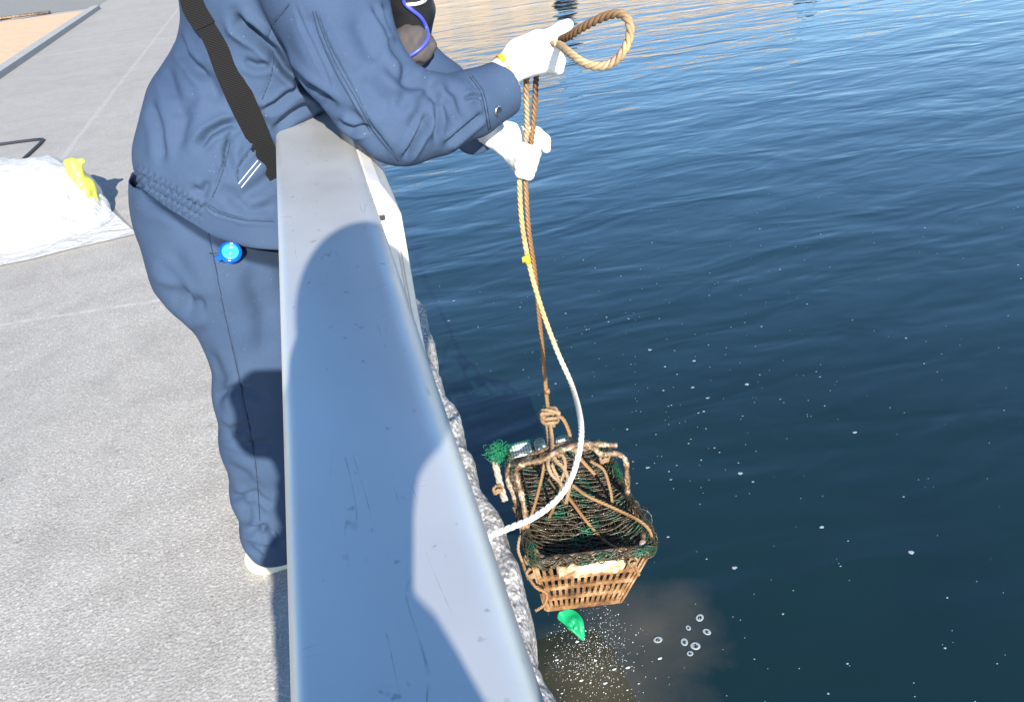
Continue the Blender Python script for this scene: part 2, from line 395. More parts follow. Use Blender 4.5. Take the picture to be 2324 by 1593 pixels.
def creases(V, Nn, strokes, side=1):
    """press cloth folds (real displacement) into the side of the garment that the strokes were drawn on"""
    uv = proj(V); view = V-np.array([0, 0, EYE]); view /= np.linalg.norm(view, axis=1)[:, None]
    face = np.clip(-(view*Nn).sum(1)*3, 0, 1); disp = np.zeros(len(V))
    for pts, w, dep in strokes:
        P = np.array(pts, float); lo = P.min(0)-4*w; hi = P.max(0)+4*w
        k = np.where((uv > lo).all(1) & (uv < hi).all(1) & (face > 0))[0]
        if not len(k): continue
        best = np.full(len(k), 1e9); tb = np.zeros(len(k)); n = len(P)-1
        for i in range(n):
            a, b = P[i], P[i+1]; d = b-a; t = np.clip(((uv[k]-a)@d)/(d@d), 0, 1)
            dd = np.linalg.norm(uv[k]-a-t[:, None]*d, axis=1); u = dd < best; best[u] = dd[u]; tb[u] = (i+t[u])/n
        taper = np.clip(np.sin(np.pi*np.clip(tb, .02, .98))*1.8, 0, 1)
        x = best/w; disp[k] += -dep*taper*face[k]*(np.exp(-x*x)-.38*np.exp(-((x-1.9)/.95)**2))
    return V+Nn*disp[:, None]
def hsh(V, s, seed=0):                       # cheap smooth noise
    r = np.random.default_rng(seed); o = np.zeros(len(V))
    for i in range(7):
        d = r.normal(size=3); d /= np.linalg.norm(d); o += np.sin((V@d)*s*r.uniform(.6, 1.6)*2*math.pi+r.uniform(0, 6.3))
    return o/7

# ------------------------------------------------------------------ setting
def sheet(name, x0, x1, y0, y1, z, m, lab):
    o = link(name, mesh([(x0, y0, z), (x1, y0, z), (x1, y1, z), (x0, y1, z)], [(0, 1, 2, 3)], False), m); kind(o, 'structure'); return o
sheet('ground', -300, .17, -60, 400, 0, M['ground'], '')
mb = MB(); cs = [(-300, -60), (-3.62, -60), (-3.62, 17.4), (-60, 23.4), (-300, 40)]
o = link('sand_bed', mesh([(x, y, .012) for x, y in cs], [tuple(range(5))], False), M['sand']); kind(o, 'structure')
o = link('road', mesh([(-3.63, 17.9, .004), (-3.63, 60, .004), (-300, 60, .004), (-300, 46, .004)], [(0, 1, 2, 3)], False), M['asphalt']); kind(o, 'structure')
# kerb stones
mb = MB(); y = -6.
while y < 17.3:
    mb.box((-3.54, y+.3, .025), (.15, .594, .09)); y += .6
o = mb.build('kerb', M['kerb'], None, False); kind(o, 'structure')
# quay wall with rough outer edge
def quay():
    ys = np.concatenate([np.arange(-3, .4, .05), np.arange(.4, 5., .0075), np.arange(5, 12, .05), np.arange(12, 400, 8.)])
    prof = [(.10, .0), (.15, .012), (.18, .016), (.195, .016), (.207, .013), (.217, .004), (.224, -.010), (.228, -.03), (.229, -.06), (.229, -.10), (.228, -.16), (.225, -.25), (.22, -.4), (.22, -1.2)]
    pr = spline(np.array([(a, b, 0) for a, b in prof]), .0085)[:, :2]
    V = np.array([(px_, y_, pz) for y_ in ys for px_, pz in pr]); n = len(pr)
    e = np.clip((V[:, 0]-.10)/.08, 0, 1)
    yy = V[:, 1]
    edge = .011*np.sin(yy*9.1+.5)+.007*np.sin(yy*23+1.9)+.010*np.sin(yy*4.3+1)
    lump = hsh(V, 5, 3)*.011+hsh(V, 13, 4)*.0035+hsh(V, 40, 5)*.0022
    V[:, 0] += e*(edge*np.clip(e, 0, 1)+lump); V[:, 0] -= e*.006; V[:, 2] += e*(hsh(V, 8, 9)*.008+hsh(V, 33, 8)*.005)
    F = np.array([(i*n+k, i*n+k+1, (i+1)*n+k+1, (i+1)*n+k) for i in range(len(ys)-1) for k in range(n-1)])
    me = fastmesh(V, F); me.flip_normals(); o = link('quay_edge', me, M['concrete']); kind(o, 'structure')
quay()
# water
def water():
    o = link('water', mesh([(.15, -60, ZW), (600, -60, ZW), (600, 600, ZW), (.15, 600, ZW)], [(0, 1, 2, 3)], False), M['water']); kind(o, 'structure')
water()

# ------------------------------------------------------------------ handrail
ZR = EYE-.40
def handrail():
    y0, y1 = -2.5, 9.5; cx = -.020; w = .146; hgt = .062
    root = empty('handrail', (cx, 0, 0), 'wide brushed metal handrail running away from the camera along the quay edge', 'handrail')
    pr = []
    def arc(x, z, rx, rz, a0, a1, n):
        for t in np.linspace(a0, a1, n): pr.append((x+rx*math.cos(t), z+rz*math.sin(t)))
    r1, r2 = .030, .014
    arc(w/2-r1, -r1, r1, r1, 0, math.pi/2, 10)
    for t in np.linspace(.1, .9, 9):
        xx = (w/2-r1)*(1-t)+(-w/2+r2)*t; pr.append((xx, .0022*math.sin(math.pi*t)))
    arc(-w/2+r2, -r2, r2, r2, math.pi/2, math.pi, 8)
    arc(-w/2+r2, -hgt+r2, r2, r2, math.pi, 1.5*math.pi, 5)
    arc(w/2-r2, -hgt+r2, r2, r2, 1.5*math.pi, 2*math.pi, 5)
    n = len(pr); ys = [y0, -1, 0, .5, 1, 1.5, 2, 3, 5, y1]
    V = [(cx+a, y, ZR+b) for y in ys for a, b in pr]
    F = [(i*n+k, (i+1)*n+k, (i+1)*n+(k+1) % n, i*n+(k+1) % n) for i in range(len(ys)-1) for k in range(n)]+[tuple(range(n)), tuple((len(ys)-1)*n+k for k in range(n))[::-1]]
    link('top_rail', mesh(V, F), M['rail'], root)
    for y in (-1.4, .15, 2.35, 4.5, 6.7, 8.9):
        p = MB(); p.box((cx, y, (ZR-.062)/2), (.05, .06, ZR-.062-.004)); p.box((cx, y, .008), (.10, .12, .012)); p.build('post', M['rail'], root, False)
    for z in (.35, .75):
        p = MB(); p.tube([(cx, yy, z) for yy in np.linspace(y0, y1, 12)], .017, 12); p.build('lower_bar', M['rail'], root)
handrail()

# ------------------------------------------------------------------ person at the rail
FO = lambda x, y: (290.5+.4256*x, .4256*y)   # close-up study units -> photo units
def A3(x, y, z): return (x, y, z+EYE)
trunkC = [(-.258, 1.80, .97, .144), (-.246, 1.80, 1.04, .146), (-.197, 1.80, 1.12, .146), (-.090, 1.80, 1.23, .150), (-.035, 1.79, 1.37, .166), (-.005, 1.79, 1.52, .176), (.125, 1.79, 1.63, .135)]
armC = [(.04, 1.64, 1.54, .125), (.055, 1.54, 1.36, .104), (.068, 1.50, 1.27, .094), (.10, 1.465, 1.20, .083), (.137, 1.45, 1.150, .077)]
foreC = [(.137, 1.45, 1.150, .075), (.20, 1.465, 1.145, .070), (.27, 1.49, 1.148, .060), (.345, 1.52, 1.156, .053)]
fe = Q(1002, 204, 1.86); fc = Q(1088, 306, 1.67)
farC = [(*Q(790, -120, 1.96), .09), (*Q(880, 90, 1.93), .060), (*fe, .062), (*((fe+fc)/2), .056), (*fc, .050)]
cuffN = np.array(A3(.350, 1.525, 1.158-EYE))
def f_jacket(p):
    f = chain(p, trunkC, .03, (1, 1.27, 1))
    f = smin(f, ball(p, (-.005, 1.83, 1.265), (.125, .185, .150)), .03)
    f = smin(f, cone(p, (-.195, 1.785, 1.09), (-.170, 1.775, .91), .150, .163, (1, 1.27, 1)), .03)
    a = smin(chain(p, armC, .02), chain(p, foreC, .015), .018)
    f = smin(f, a, .022)
    f = smin(f, smin(chain(p, farC, .02), ball(p, (.08, 1.8, 1.6), .12), .03), .03)
    # cuts: neck, cuffs, hem (follows the waist)
    f = smax(f, p[:, 2]-1.70, .01)
    d = np.array([.075, .035, .012]); d /= np.linalg.norm(d); f = smax(f, np.where(p[:, 1] < 1.62, (p-cuffN)@d, -1), .004)
    d2 = (fc-fe)/np.linalg.norm(fc-fe); f = smax(f, np.where((p[:, 0] > .2) & (p[:, 1] > 1.56), (p-fc)@d2, -1), .004)
    hem = np.minimum(.922-.39*(p[:, 0]+.20), .985)
    return smax(f, hem-p[:, 2], .012)
def strokes_jacket():
    s = lambda *a: [FO(x, y) for x, y in a]
    return [
     (s((560, 60), (590, 130), (680, 190), (770, 270), (850, 370), (940, 450), (1040, 520), (1130, 590)), 11, .022),
     (s((370, 790), (430, 710), (510, 665), (590, 652)), 9, .016),
     (s((610, 320), (680, 352), (770, 345)), 9, .010), (s((560, 100), (640, 150), (700, 230)), 14, .008),
     (s((862, 20), (770, 130), (735, 210)), 3, .003), (s((770, 270), (762, 400), (715, 530)), 3, .0035),
     (s((600, 640), (540, 720), (520, 860), (455, 1040)), 4, .005), (s((560, 740), (530, 800), (540, 930)), 10, .010),
     (s((250, 150), (300, 290), (420, 440)), 9, .010), (s((190, 330), (250, 520), (270, 640)), 14, .009), (s((110, 520), (170, 700), (180, 880)), 11, .009),
     (s((320, 500), (300, 620), (250, 820)), 16, .009), (s((350, 330), (430, 420), (490, 560)), 15, .009),
     (s((890, 20), (930, 140), (980, 250), (1090, 480)), 3.5, .004), (s((1000, 60), (1030, 160), (1080, 270), (1210, 500), (1310, 690), (1440, 860)), 3.5, .005),
     (s((960, 60), (1010, 220), (1110, 420)), 20, .008), (s((1200, 60), (1280, 240), (1330, 330)), 22, .009),
     (s((1110, 640), (1200, 690), (1285, 690)), 7, .012), (s((1150, 560), (1290, 700), (1400, 850)), 13, .008),
     (s((1612, 590), (1570, 690), (1520, 780), (1465, 860)), 7, .017), (s((1370, 330), (1450, 420), (1600, 460), (1620, 600)), 14, .010),
     (s((1390, 200), (1470, 300), (1520, 420)), 14, .012), (s((1640, 480), (1650, 620), (1640, 770)), 7, .008), (s((1600, 470), (1700, 560), (1750, 680)), 10, .007),
     (s((1560, 480), (1560, 600), (1500, 700)), 14, .008), (s((1690, 780), (1780, 705), (1905, 600)), 7, .013), (s((1790, 525), (1850, 508), (1905, 525)), 5, .010),
     (s((1690, 450), (1760, 500), (1790, 640)), 12, .007), (s((1800, 400), (1880, 500), (1905, 600), (1925, 720)), 3, .0035),
     (s((1240, 400), (1330, 520), (1420, 560)), 24, .008), (s((1360, 20), (1400, 120), (1455, 220)), 7, .012), (s((1300, 20), (1380, 160), (1420, 240)), 7, .008),
     (s((700, 600), (790, 560), (900, 470), (960, 455)), 8, .011), (s((770, 700), (870, 610), (960, 560), (1050, 520)), 9, .012),
     (s((585, 960), (590, 890), (700, 750)), 3.5, .005), (s((640, 560), (700, 620), (740, 700)), 12, .007),
     (s((400, 1085), (480, 1135), (620, 1172), (800, 1180)), 3.5, .005), (s((480, 1000), (600, 1060), (740, 960), (790, 920)), 15, .008), (s((330, 1000), (400, 1030), (430, 960)), 9, .009),
     (s((520, 1060), (640, 1120), (790, 1100)), 12, .006), (s((1480, 330), (1500, 470), (1450, 600)), 16, .007)]
def person():
    root = empty('person', (-.32, 1.75, 0), 'person in blue work clothes leaning over the rail and hauling a rope', 'person')
    # jacket
    V, F = nets(f_jacket, (-.46, 1.34, .87), (.42, 2.14, 1.74), .0043)
    V = relax(V, F, 2); Nn = normals(V, F)
    V = V+Nn*(hsh(V, 4.5, 11)*.005+hsh(V, 9, 12)*.0025)[:, None]
    V = creases(V, Nn, strokes_jacket()); Nn = normals(V, F)
    # gathered elastic waist
    uv = proj(V); a = np.array(FO(60, 950)); b = np.array(FO(400, 1135)); d = (b-a)/np.linalg.norm(b-a); t = (uv-a)@d; s_ = (uv-a)@np.array([-d[1], d[0]])
    msk = np.clip(1-(abs(s_)/27)**6, 0, 1)*np.clip((t+25)/20, 0, 1)*np.clip((np.linalg.norm(b-a)+6-t)/8, 0, 1)
    row = np.floor((s_+27)/18.); gath = np.sin(t*.43+row*2.1+.8*np.sin(t*.11+row))*abs(np.sin(math.pi*(s_+27)/18.))**.6+.35*np.sin(t*.8+row*1.3)-.9*np.exp(-((((s_+27) % 18)-9)/9.)**2*0)*(abs(np.sin(math.pi*(s_+27)/18.)) < .25)
    V = V+Nn*(msk*gath*.0044)[:, None]
    jk = link('work_jacket', fastmesh(V, F), M['jacket'], root)
    bj = BVHTree.FromPolygons([tuple(v) for v in V], [tuple(f) for f in F])
    # trousers
    near = [(-.262, 1.72, .93, .160), (-.262, 1.685, .86, .150), (-.238, 1.66, .75, .118), (-.236, 1.65, .66, .112), (-.266, 1.65, .55, .104), (-.300, 1.66, .40, .096), (-.330, 1.68, .24, .088), (-.350, 1.69, .10, .080), (-.345, 1.69, .03, .078)]
    far = [(-.262, 1.88, .93, .16), (-.255, 1.92, .82, .14), (-.235, 1.95, .60, .105), (-.29, 1.96, .3, .09), (-.31, 1.96, .11, .08)]
    def f_tr(p):
        f = smin(chain(p, near, .025), chain(p, far, .025), .03)
        f = smin(f, chain(p, [(-.258, 1.80, .98, .168), (-.268, 1.80, .90, .166)], .02, (1, 1.2, 1)), .03)
        top = np.minimum(1.05, 1.025-.85*(p[:, 0]+.345))
        f = smax(f, p[:, 2]-top, .004)
        f = smax(f, .038-p[:, 2], .01)
        # hollow at the back of the waist
        inner = chain(p, [(-.262, 1.80, 1.2, .150), (-.262, 1.80, .95, .150)], .02, (1, 1.2, 1)); return smax(f, -np.where(p[:, 2] > .96, inner, .05), .003)
    V, F = nets(f_tr, (-.48, 1.46, .02), (-.02, 2.12, 1.10), .0052); V = relax(V, F, 2); Nn = normals(V, F)
    V = V+Nn*(hsh(V, 3.5, 21)*.005+hsh(V, 8, 22)*.0022)[:, None]
    st = [([(472, 520), (490, 600), (505, 700), (530, 810), (560, 940), (582, 1060), (592, 1180)], 3, .004), ([(355, 640), (430, 700), (470, 690)], 18, .010),
          ([(300, 440), (330, 480), (400, 500)], 16, -.004), ([(470, 790), (500, 860), (488, 940)], 14, .006), ([(488, 960), (520, 980), (570, 960)], 10, .007),
          ([(505, 1050), (560, 1080), (600, 1130)], 12, .005), ([(520, 1110), (560, 1150), (570, 1190)], 10, .006), ([(560, 1205), (600, 1195), (640, 1240)], 8, .010),
          ([(550, 1190), (590, 1215), (640, 1215)], 10, .008), ([(545, 560), (600, 548), (640, 552)], 3.5, .005), ([(380, 560), (420, 640), (440, 700)], 22, .006), ([(560, 600), (600, 700), (600, 820)], 24, .006),
          ([(470, 1180), (560, 1235), (600, 1270)], 9, .006), ([(540, 1080), (600, 1180)], 12, .005)]
    V = creases(V, Nn, [(a, b, c*1.5 if c > 0 else c) for a, b, c in st]+[([(480, 900), (540, 880), (600, 900)], 9, .008), ([(495, 985), (560, 1010), (620, 1000)], 8, .008), ([(520, 1130), (580, 1120), (625, 1150)], 7, .007), ([(350, 590), (400, 640), (430, 720)], 12, .007), ([(560, 1225), (600, 1240), (640, 1230)], 6, .007)]); V = relax(V, F, 1, .3)
    link('trousers', fastmesh(V, F), M['trousers'], root)
    bt = BVHTree.FromPolygons([tuple(v) for v in V], [tuple(f) for f in F])
    def hit(u, v, off=.002, tree=bj):
        d = Vector(ray(u, v)).normalized(); h = tree.ray_cast(Vector((0, 0, EYE)), d)
        if h[0] is None: return None
        return np.array(h[0])+np.array(h[1])*off, np.array(h[1])
    def seam(pts, tree, parent, rr=.0011, off=.0003):
        P = [hit(u, v, off, tree) for u, v in spline(np.array([(*q, 0.) for q in pts]), 5)[:, :2]]; P = [q[0] for q in P if q]
        if len(P) > 4:
            P = np.array(P); d = np.linalg.norm(np.diff(P, axis=0), axis=1); cut = [0]+[i+1 for i in range(len(d)) if d[i] > .02]+[len(P)]
            for a, b in zip(cut[:-1], cut[1:]):
                if b-a > 4: mb = MB(); mb.tube(P[a:b], rr, 5); mb.build('seam', M['seam'], parent)
    tr_o = bpy.data.objects['trousers']; f2 = lambda *a: [FO(x, y) for x, y in a]
    for q in ([(470, 515), (480, 560), (492, 620), (508, 700), (528, 790), (548, 880), (568, 980), (582, 1070), (590, 1180)], [(475, 575), (505, 572), (545, 560), (575, 552), (600, 548), (632, 548)], [(476, 572), (496, 588), (510, 596)]): seam(q, bt, tr_o)
    for q in (f2((862, 20), (800, 100), (770, 140), (735, 215)), f2((770, 270), (775, 340), (755, 430), (715, 530)), f2((545, 760), (520, 870), (490, 960), (450, 1050)),
              f2((1000, 60), (1030, 160), (1080, 280), (1140, 400), (1210, 520), (1310, 700), (1440, 855)), f2((985, 60), (1012, 160), (1062, 290), (1120, 410), (1190, 530), (1290, 700)),
              f2((1822, 410), (1880, 490), (1905, 590), (1922, 690)), f2((1835, 405), (1893, 487), (1918, 590), (1934, 685)), f2((400, 1085), (480, 1135), (620, 1172), (780, 1180)),
              f2((585, 965), (590, 890), (640, 825))): seam(q, bj, jk, .0009)
    # pocket top stitching
    for a, b in (((590, 978), (692, 853)), ((604, 998), (708, 870))):
        P = [hit(*FO(a[0]+(b[0]-a[0])*t, a[1]+(b[1]-a[1])*t), .0008) for t in np.linspace(0, 1, 16)]
        mb = MB(); mb.tube([p[0] for p in P if p], .0008, 6); mb.build('pocket_stitching', M['glove'], jk)
    # snap button on the cuff
    h = hit(1129, 251, .001)
    if h:
        mb = MB(); c, n = h; t1 = np.cross(n, [0, 0, 1.]); t1 /= np.linalg.norm(t1); t2 = np.cross(n, t1); V = []; 
        for rr, zz in ((.0098, 0), (.0094, .002), (.0078, .003), (.006, .0022), (.002, .0024)):
            for k in range(20): a = 2*math.pi*k/20; V.append(c+n*zz+rr*(math.cos(a)*t1+math.sin(a)*t2))
        F = [(i*20+k, i*20+(k+1) % 20, (i+1)*20+(k+1) % 20, (i+1)*20+k) for i in range(4) for k in range(20)]+[tuple(80+k for k in range(20))]
        mb.add(V, F); mb.build('snap_button', M['snap'], jk)
    # gloves -------------------------------------------------
    PX = .00088
    def glove(parts, k, lo, hi):
        def f(p):
            o = None
            for ch in parts:
                g = chain(p, ch, .005) if len(ch) > 1 else ball(p, ch[0][:3], ch[0][3]); o = g if o is None else smin(o, g, k)
            return o
        V, F = nets(f, lo, hi, .0026); V = relax(V, F, 1); Nn = normals(V, F); V = V+Nn*(hsh(V, 28, 31)*.0012)[:, None]
        return link('glove', fastmesh(V, F), M['glove'], root)
    def ch(*pts): return [(*Q(u, v, y), r*PX) for u, v, y, r in pts]
    g1 = [ch((1120, 178, 1.525, 31), (1150, 160, 1.52, 33), (1185, 132, 1.52, 42), (1222, 118, 1.515, 45)),
          ch((1225, 96, 1.50, 25), (1252, 82, 1.485, 17), (1274, 66, 1.475, 15), (1288, 56, 1.47, 12)),            # index, stretched
          ch((1215, 100, 1.545, 24), (1246, 92, 1.545, 15), (1272, 82, 1.53, 12)),                                 # thumb on the far side
          ch((1230, 112, 1.495, 24), (1254, 108, 1.475, 16), (1262, 118, 1.49, 13), (1245, 122, 1.53, 12)),
          ch((1228, 128, 1.495, 24), (1256, 128, 1.48, 16), (1268, 138, 1.495, 14), (1248, 140, 1.53, 12)),
          ch((1225, 142, 1.50, 22), (1252, 148, 1.485, 15), (1266, 156, 1.50, 12), (1246, 158, 1.53, 11))]
    gl = glove(g1, .007, Q(1120, 178, 1.52)+[-.07, -.12, -.10], Q(1290, 56, 1.5)+[.06, .12, .06])
    # yellow elastic edge: a narrow tape around the wrist opening
    c = Q(1150, 160, 1.522); ax = Q(1185, 132, 1.52)-Q(1120, 178, 1.525); ax /= np.linalg.norm(ax); u1 = np.cross(ax, [0, 1, 0]); u1 /= np.linalg.norm(u1); u2 = np.cross(ax, u1)
    ring = [c+(.0315+.002*math.sin(5*a))*(math.cos(a)*u1+math.sin(a)*u2)+ax*(.004*math.sin(2*a+.5)) for a in np.linspace(0, 2*math.pi, 49)]
    mb = MB()
    for dx in (-.002, .001, .004): mb.tube([np.array(p)+ax*dx for p in ring], .0028, 6, False)
    mb.build('elastic_edge', M['yellow'], gl)
    g2 = [ch((1095, 292, 1.69, 27), (1120, 303, 1.675, 34), (1152, 316, 1.66, 42), (1182, 336, 1.655, 38)),
          ch((1180, 310, 1.665, 26), (1215, 306, 1.66, 20), (1233, 320, 1.655, 18), (1240, 336, 1.65, 12)),
          ch((1160, 335, 1.64, 20), (1188, 338, 1.595, 15), (1214, 345, 1.60, 14), (1218, 350, 1.64, 12)),
          ch((1158, 350, 1.64, 19), (1184, 356, 1.595, 15), (1210, 363, 1.60, 14), (1212, 368, 1.64, 12)),
          ch((1165, 362, 1.64, 18), (1182, 374, 1.60, 15), (1206, 380, 1.605, 13), (1208, 384, 1.64, 11)),
          ch((1172, 372, 1.64, 16), (1182, 390, 1.605, 14), (1200, 396, 1.61, 13), (1198, 396, 1.64, 11))]
    gl2 = glove(g2, .005, Q(1095, 292, 1.68)+[-.06, -.14, -.14], Q(1245, 340, 1.65)+[.04, .10, .10])
    # ribbed knit wrist of the far glove
    c = Q(1102, 294, 1.685); ax = Q(1150, 312, 1.66)-Q(1095, 292, 1.69); ax /= np.linalg.norm(ax); u1 = np.cross(ax, [0, 1, 0]); u1 /= np.linalg.norm(u1); u2 = np.cross(ax, u1); V = []; n = 72
    for i, t in enumerate(np.linspace(-.06, .018, 8)):
        for k in range(n): a = 2*math.pi*k/n; rr = .0285+.0012*math.cos(24*a); V.append(c+ax*t+rr*(math.cos(a)*u1+math.sin(a)*u2))
    mb = MB(); mb.add(V, [(i*n+k, i*n+(k+1) % n, (i+1)*n+(k+1) % n, (i+1)*n+k) for i in range(7) for k in range(n)]); mb.build('knit_wrist', M['glove'], gl2)
    # body inside the clothes: one continuous figure with a head
    hd = np.array((.30, 1.79, 1.83))
    def f_body(p):
        f = chain(p, [(a, b, c_, r*.8) for a, b, c_, r in trunkC], .03, (1, 1.2, 1))
        for C in (armC+foreC, farC[:-1]+[(*(fe*.3+fc*.7), .05)], near, far): f = smin(f, chain(p, [(a, b, c_, r*.62) for a, b, c_, r in C], .02), .02)
        f = smin(f, chain(p, [(.13, 1.79, 1.62, .065), (.24, 1.79, 1.75, .055)], .02), .03)
        f = smin(f, ball(p, hd, (.10, .078, .115)), .03); f = smin(f, ball(p, hd+[.035, 0, -.06], (.07, .06, .07)), .03)
        f = smin(f, cone(p, hd+[.10, 0, 0.01], hd+[.125, 0, -.025], .010, .014), .012)
        for s in (-1, 1):
            f = smin(f, ball(p, hd+[-.005, s*.078, -.01], (.022, .010, .033)), .006)
            f = smax(f, -ball(p, hd+[.105, s*.032, .015], .014), .012)
        f = smax(f, -ball(p, hd+[.112, 0, -.068], (.012, .026, .004)), .006)
        for yy in (1.70, 1.96): f = smin(f, chain(p, [(-.35, yy, .10, .04), (-.32, yy, .055, .038), (-.16, yy, .045, .03)], .02), .02)
        return f
    V, F = nets(f_body, (-.45, 1.36, .0), (.50, 2.12, 2.0), .0105); V = relax(V, F, 1); link('body', fastmesh(V, F), M['skin'], root)
    V, F = nets(lambda p: smax(smax(ball(p, hd+[-.006, 0, .012], (.108, .088, .120)), -(.05-(p[:, 0]-hd[0])*.8+(p[:, 2]-hd[2]))*1., .01), (p[:, 0]-hd[0])-.085, .01), hd-[.13, .11, .15], hd+[.13, .11, .15], .006)
    link('hair', fastmesh(V, F), M['hair'], root)
    for yy in (1.70, 1.96):
        def f_sh(p): return smax(smin(chain(p, [(-.385, yy, .062, .052), (-.27, yy-.005, .058, .050), (-.15, yy-.01, .045, .048)], .02, (1, .95, 1)), ball(p, (-.37, yy, .09), (.05, .045, .055)), .02), .016-p[:, 2], .004)
        V, F = nets(f_sh, (-.45, yy-.08, 0), (-.06, yy+.08, .18), .005); sh = link('shoe', fastmesh(V, F), M['shoeup'], root)
        def f_so(p): return smax(chain(p, [(-.382, yy, .02, .068), (-.25, yy-.005, .02, .053), (-.15, yy-.01, .02, .056)], .02, (1, .93, 1)), abs(p[:, 2]-.014)-.013, .004)
        V, F = nets(f_so, (-.45, yy-.08, -.01), (-.06, yy+.08, .06), .004); link('sole', fastmesh(V, F), M['shoe'], sh)
    return root, hit, bt, bj
person_root, hit, bt, bj = person()

# strap across the back
def strap():
    path = [(455, -40, 50), (462, 10, 47), (482, 52, 40), (498, 95, 34), (516, 150, 32), (536, 200, 31), (556, 245, 30), (578, 292, 28), (597, 335, 26), (616, 372, 24), (632, 400, 22)]
    P = np.array(path, float); root = None
    def band(P, off, name, m, parent, thick=.0016):
        d = np.gradient(P[:, :2], axis=0); d /= np.linalg.norm(d, axis=1)[:, None]; nrm = np.stack([d[:, 1], -d[:, 0]], 1); rows = []
        for (u, v, w), nn in zip(P, nrm):
            r = [hit(u+nn[0]*w*s, v+nn[1]*w*s, off) for s in np.linspace(-1, 1, 5)]
            if any(x is None for x in r): continue
            rr_ = [np.array(ray(u+nn[0]*w*s, v+nn[1]*w*s)) for s in np.linspace(-1, 1, 5)]; rows.append(([np.array([0, 0, EYE])+q/np.linalg.norm(q)*(np.linalg.norm(x[0]-[0, 0, EYE])) for x, q in zip(r, rr_)], [x[1] for x in r]))
        A = np.array([r[0] for r in rows]); B = np.array([r[1] for r in rows])
        dist = np.linalg.norm(A-[0, 0, EYE], axis=2)   # webbing bridges hollows: smooth the depth
        for _ in range(30): dist[1:-1] = np.minimum(dist[1:-1], .5*(dist[:-2]+dist[2:])); dist[:] = .5*dist+.5*dist.mean(1, keepdims=True)
        for _ in range(12): dist[1:-1] = .5*dist[1:-1]+.25*(dist[:-2]+dist[2:])
        dist -= .002
        dirs = (A-[0, 0, EYE])/np.linalg.norm(A-[0, 0, EYE], axis=2)[..., None]; A2 = np.array([0, 0, EYE])+dirs*dist[..., None]
        up = A2-dirs*thick; n = len(A2); V = np.concatenate([A2.reshape(-1, 3), up.reshape(-1, 3)]); F = []
        for i in range(n-1):
            for k in range(4):
                a = i*5+k; F += [(a, a+5, a+6, a+1), (n*5+a, n*5+a+1, n*5+a+6, n*5+a+5)]
            F += [(i*5, n*5+i*5, n*5+i*5+5, i*5+5), (i*5+4, i*5+9, n*5+i*5+9, n*5+i*5+4)]
        F += [tuple([k for k in range(5)]+[n*5+k for k in range(4, -1, -1)]), tuple([(n-1)*5+k for k in range(4, -1, -1)]+[n*5+(n-1)*5+k for k in range(5)])]
        return link(name, mesh(V, F, False), m, parent)
    Ps = spline(P, 8)
    root = empty('shoulder_strap', hit(516, 150)[0], 'wide black webbing strap running across the back of the blue jacket', 'strap')
    band(Ps, .004, 'webbing', M['strap'], root)
    k = Ps[:, 1] < 56; Pt = Ps[k].copy(); Pt[:, 2] += 3; band(Pt, .009, 'folded_end', M['strap'], root)
strap()
# blue badge reel on the trouser pocket
h = hit(519, 580, .022, bt)
c, n = h; n = n*.25+np.array([.12, -.7, .62]); n /= np.linalg.norm(n)
br = empty('badge_reel', c, 'round shiny blue plastic reel clipped beside the trouser pocket', 'badge reel')
t1 = np.cross(n, [0, 0, 1.]); t1 /= np.linalg.norm(t1); t2 = np.cross(n, t1)
def disc(prof, m, name):
    V = []; nn = 32
    for rr, zz in prof:
        for k in range(nn): a = 2*math.pi*k/nn; V.append(c+n*zz+rr*(math.cos(a)*t1+math.sin(a)*t2))
    F = [(i*nn+k, i*nn+(k+1) % nn, (i+1)*nn+(k+1) % nn, (i+1)*nn+k) for i in range(len(prof)-1) for k in range(nn)]+[tuple((len(prof)-1)*nn+k for k in range(nn))]
    return link(name, mesh(V, F), m, br)
disc([(.020, 0), (.0215, .003), (.0215, .007), (.0195, .010), (.0165, .0105), (.0155, .0095)], M['badge'], 'rim')
disc([(.0156, .0100), (.0152, .0108), (.009, .0112), (.008, .0102), (.005, .0102), (.0045, .0112), (.001, .0114)], M['badgehi'], 'face')
mb = MB(); mb.box(c+t1*.024+t2*.004+n*.004, (.010, .006, .010)); mb.build('clip', M['badge'], br, False)

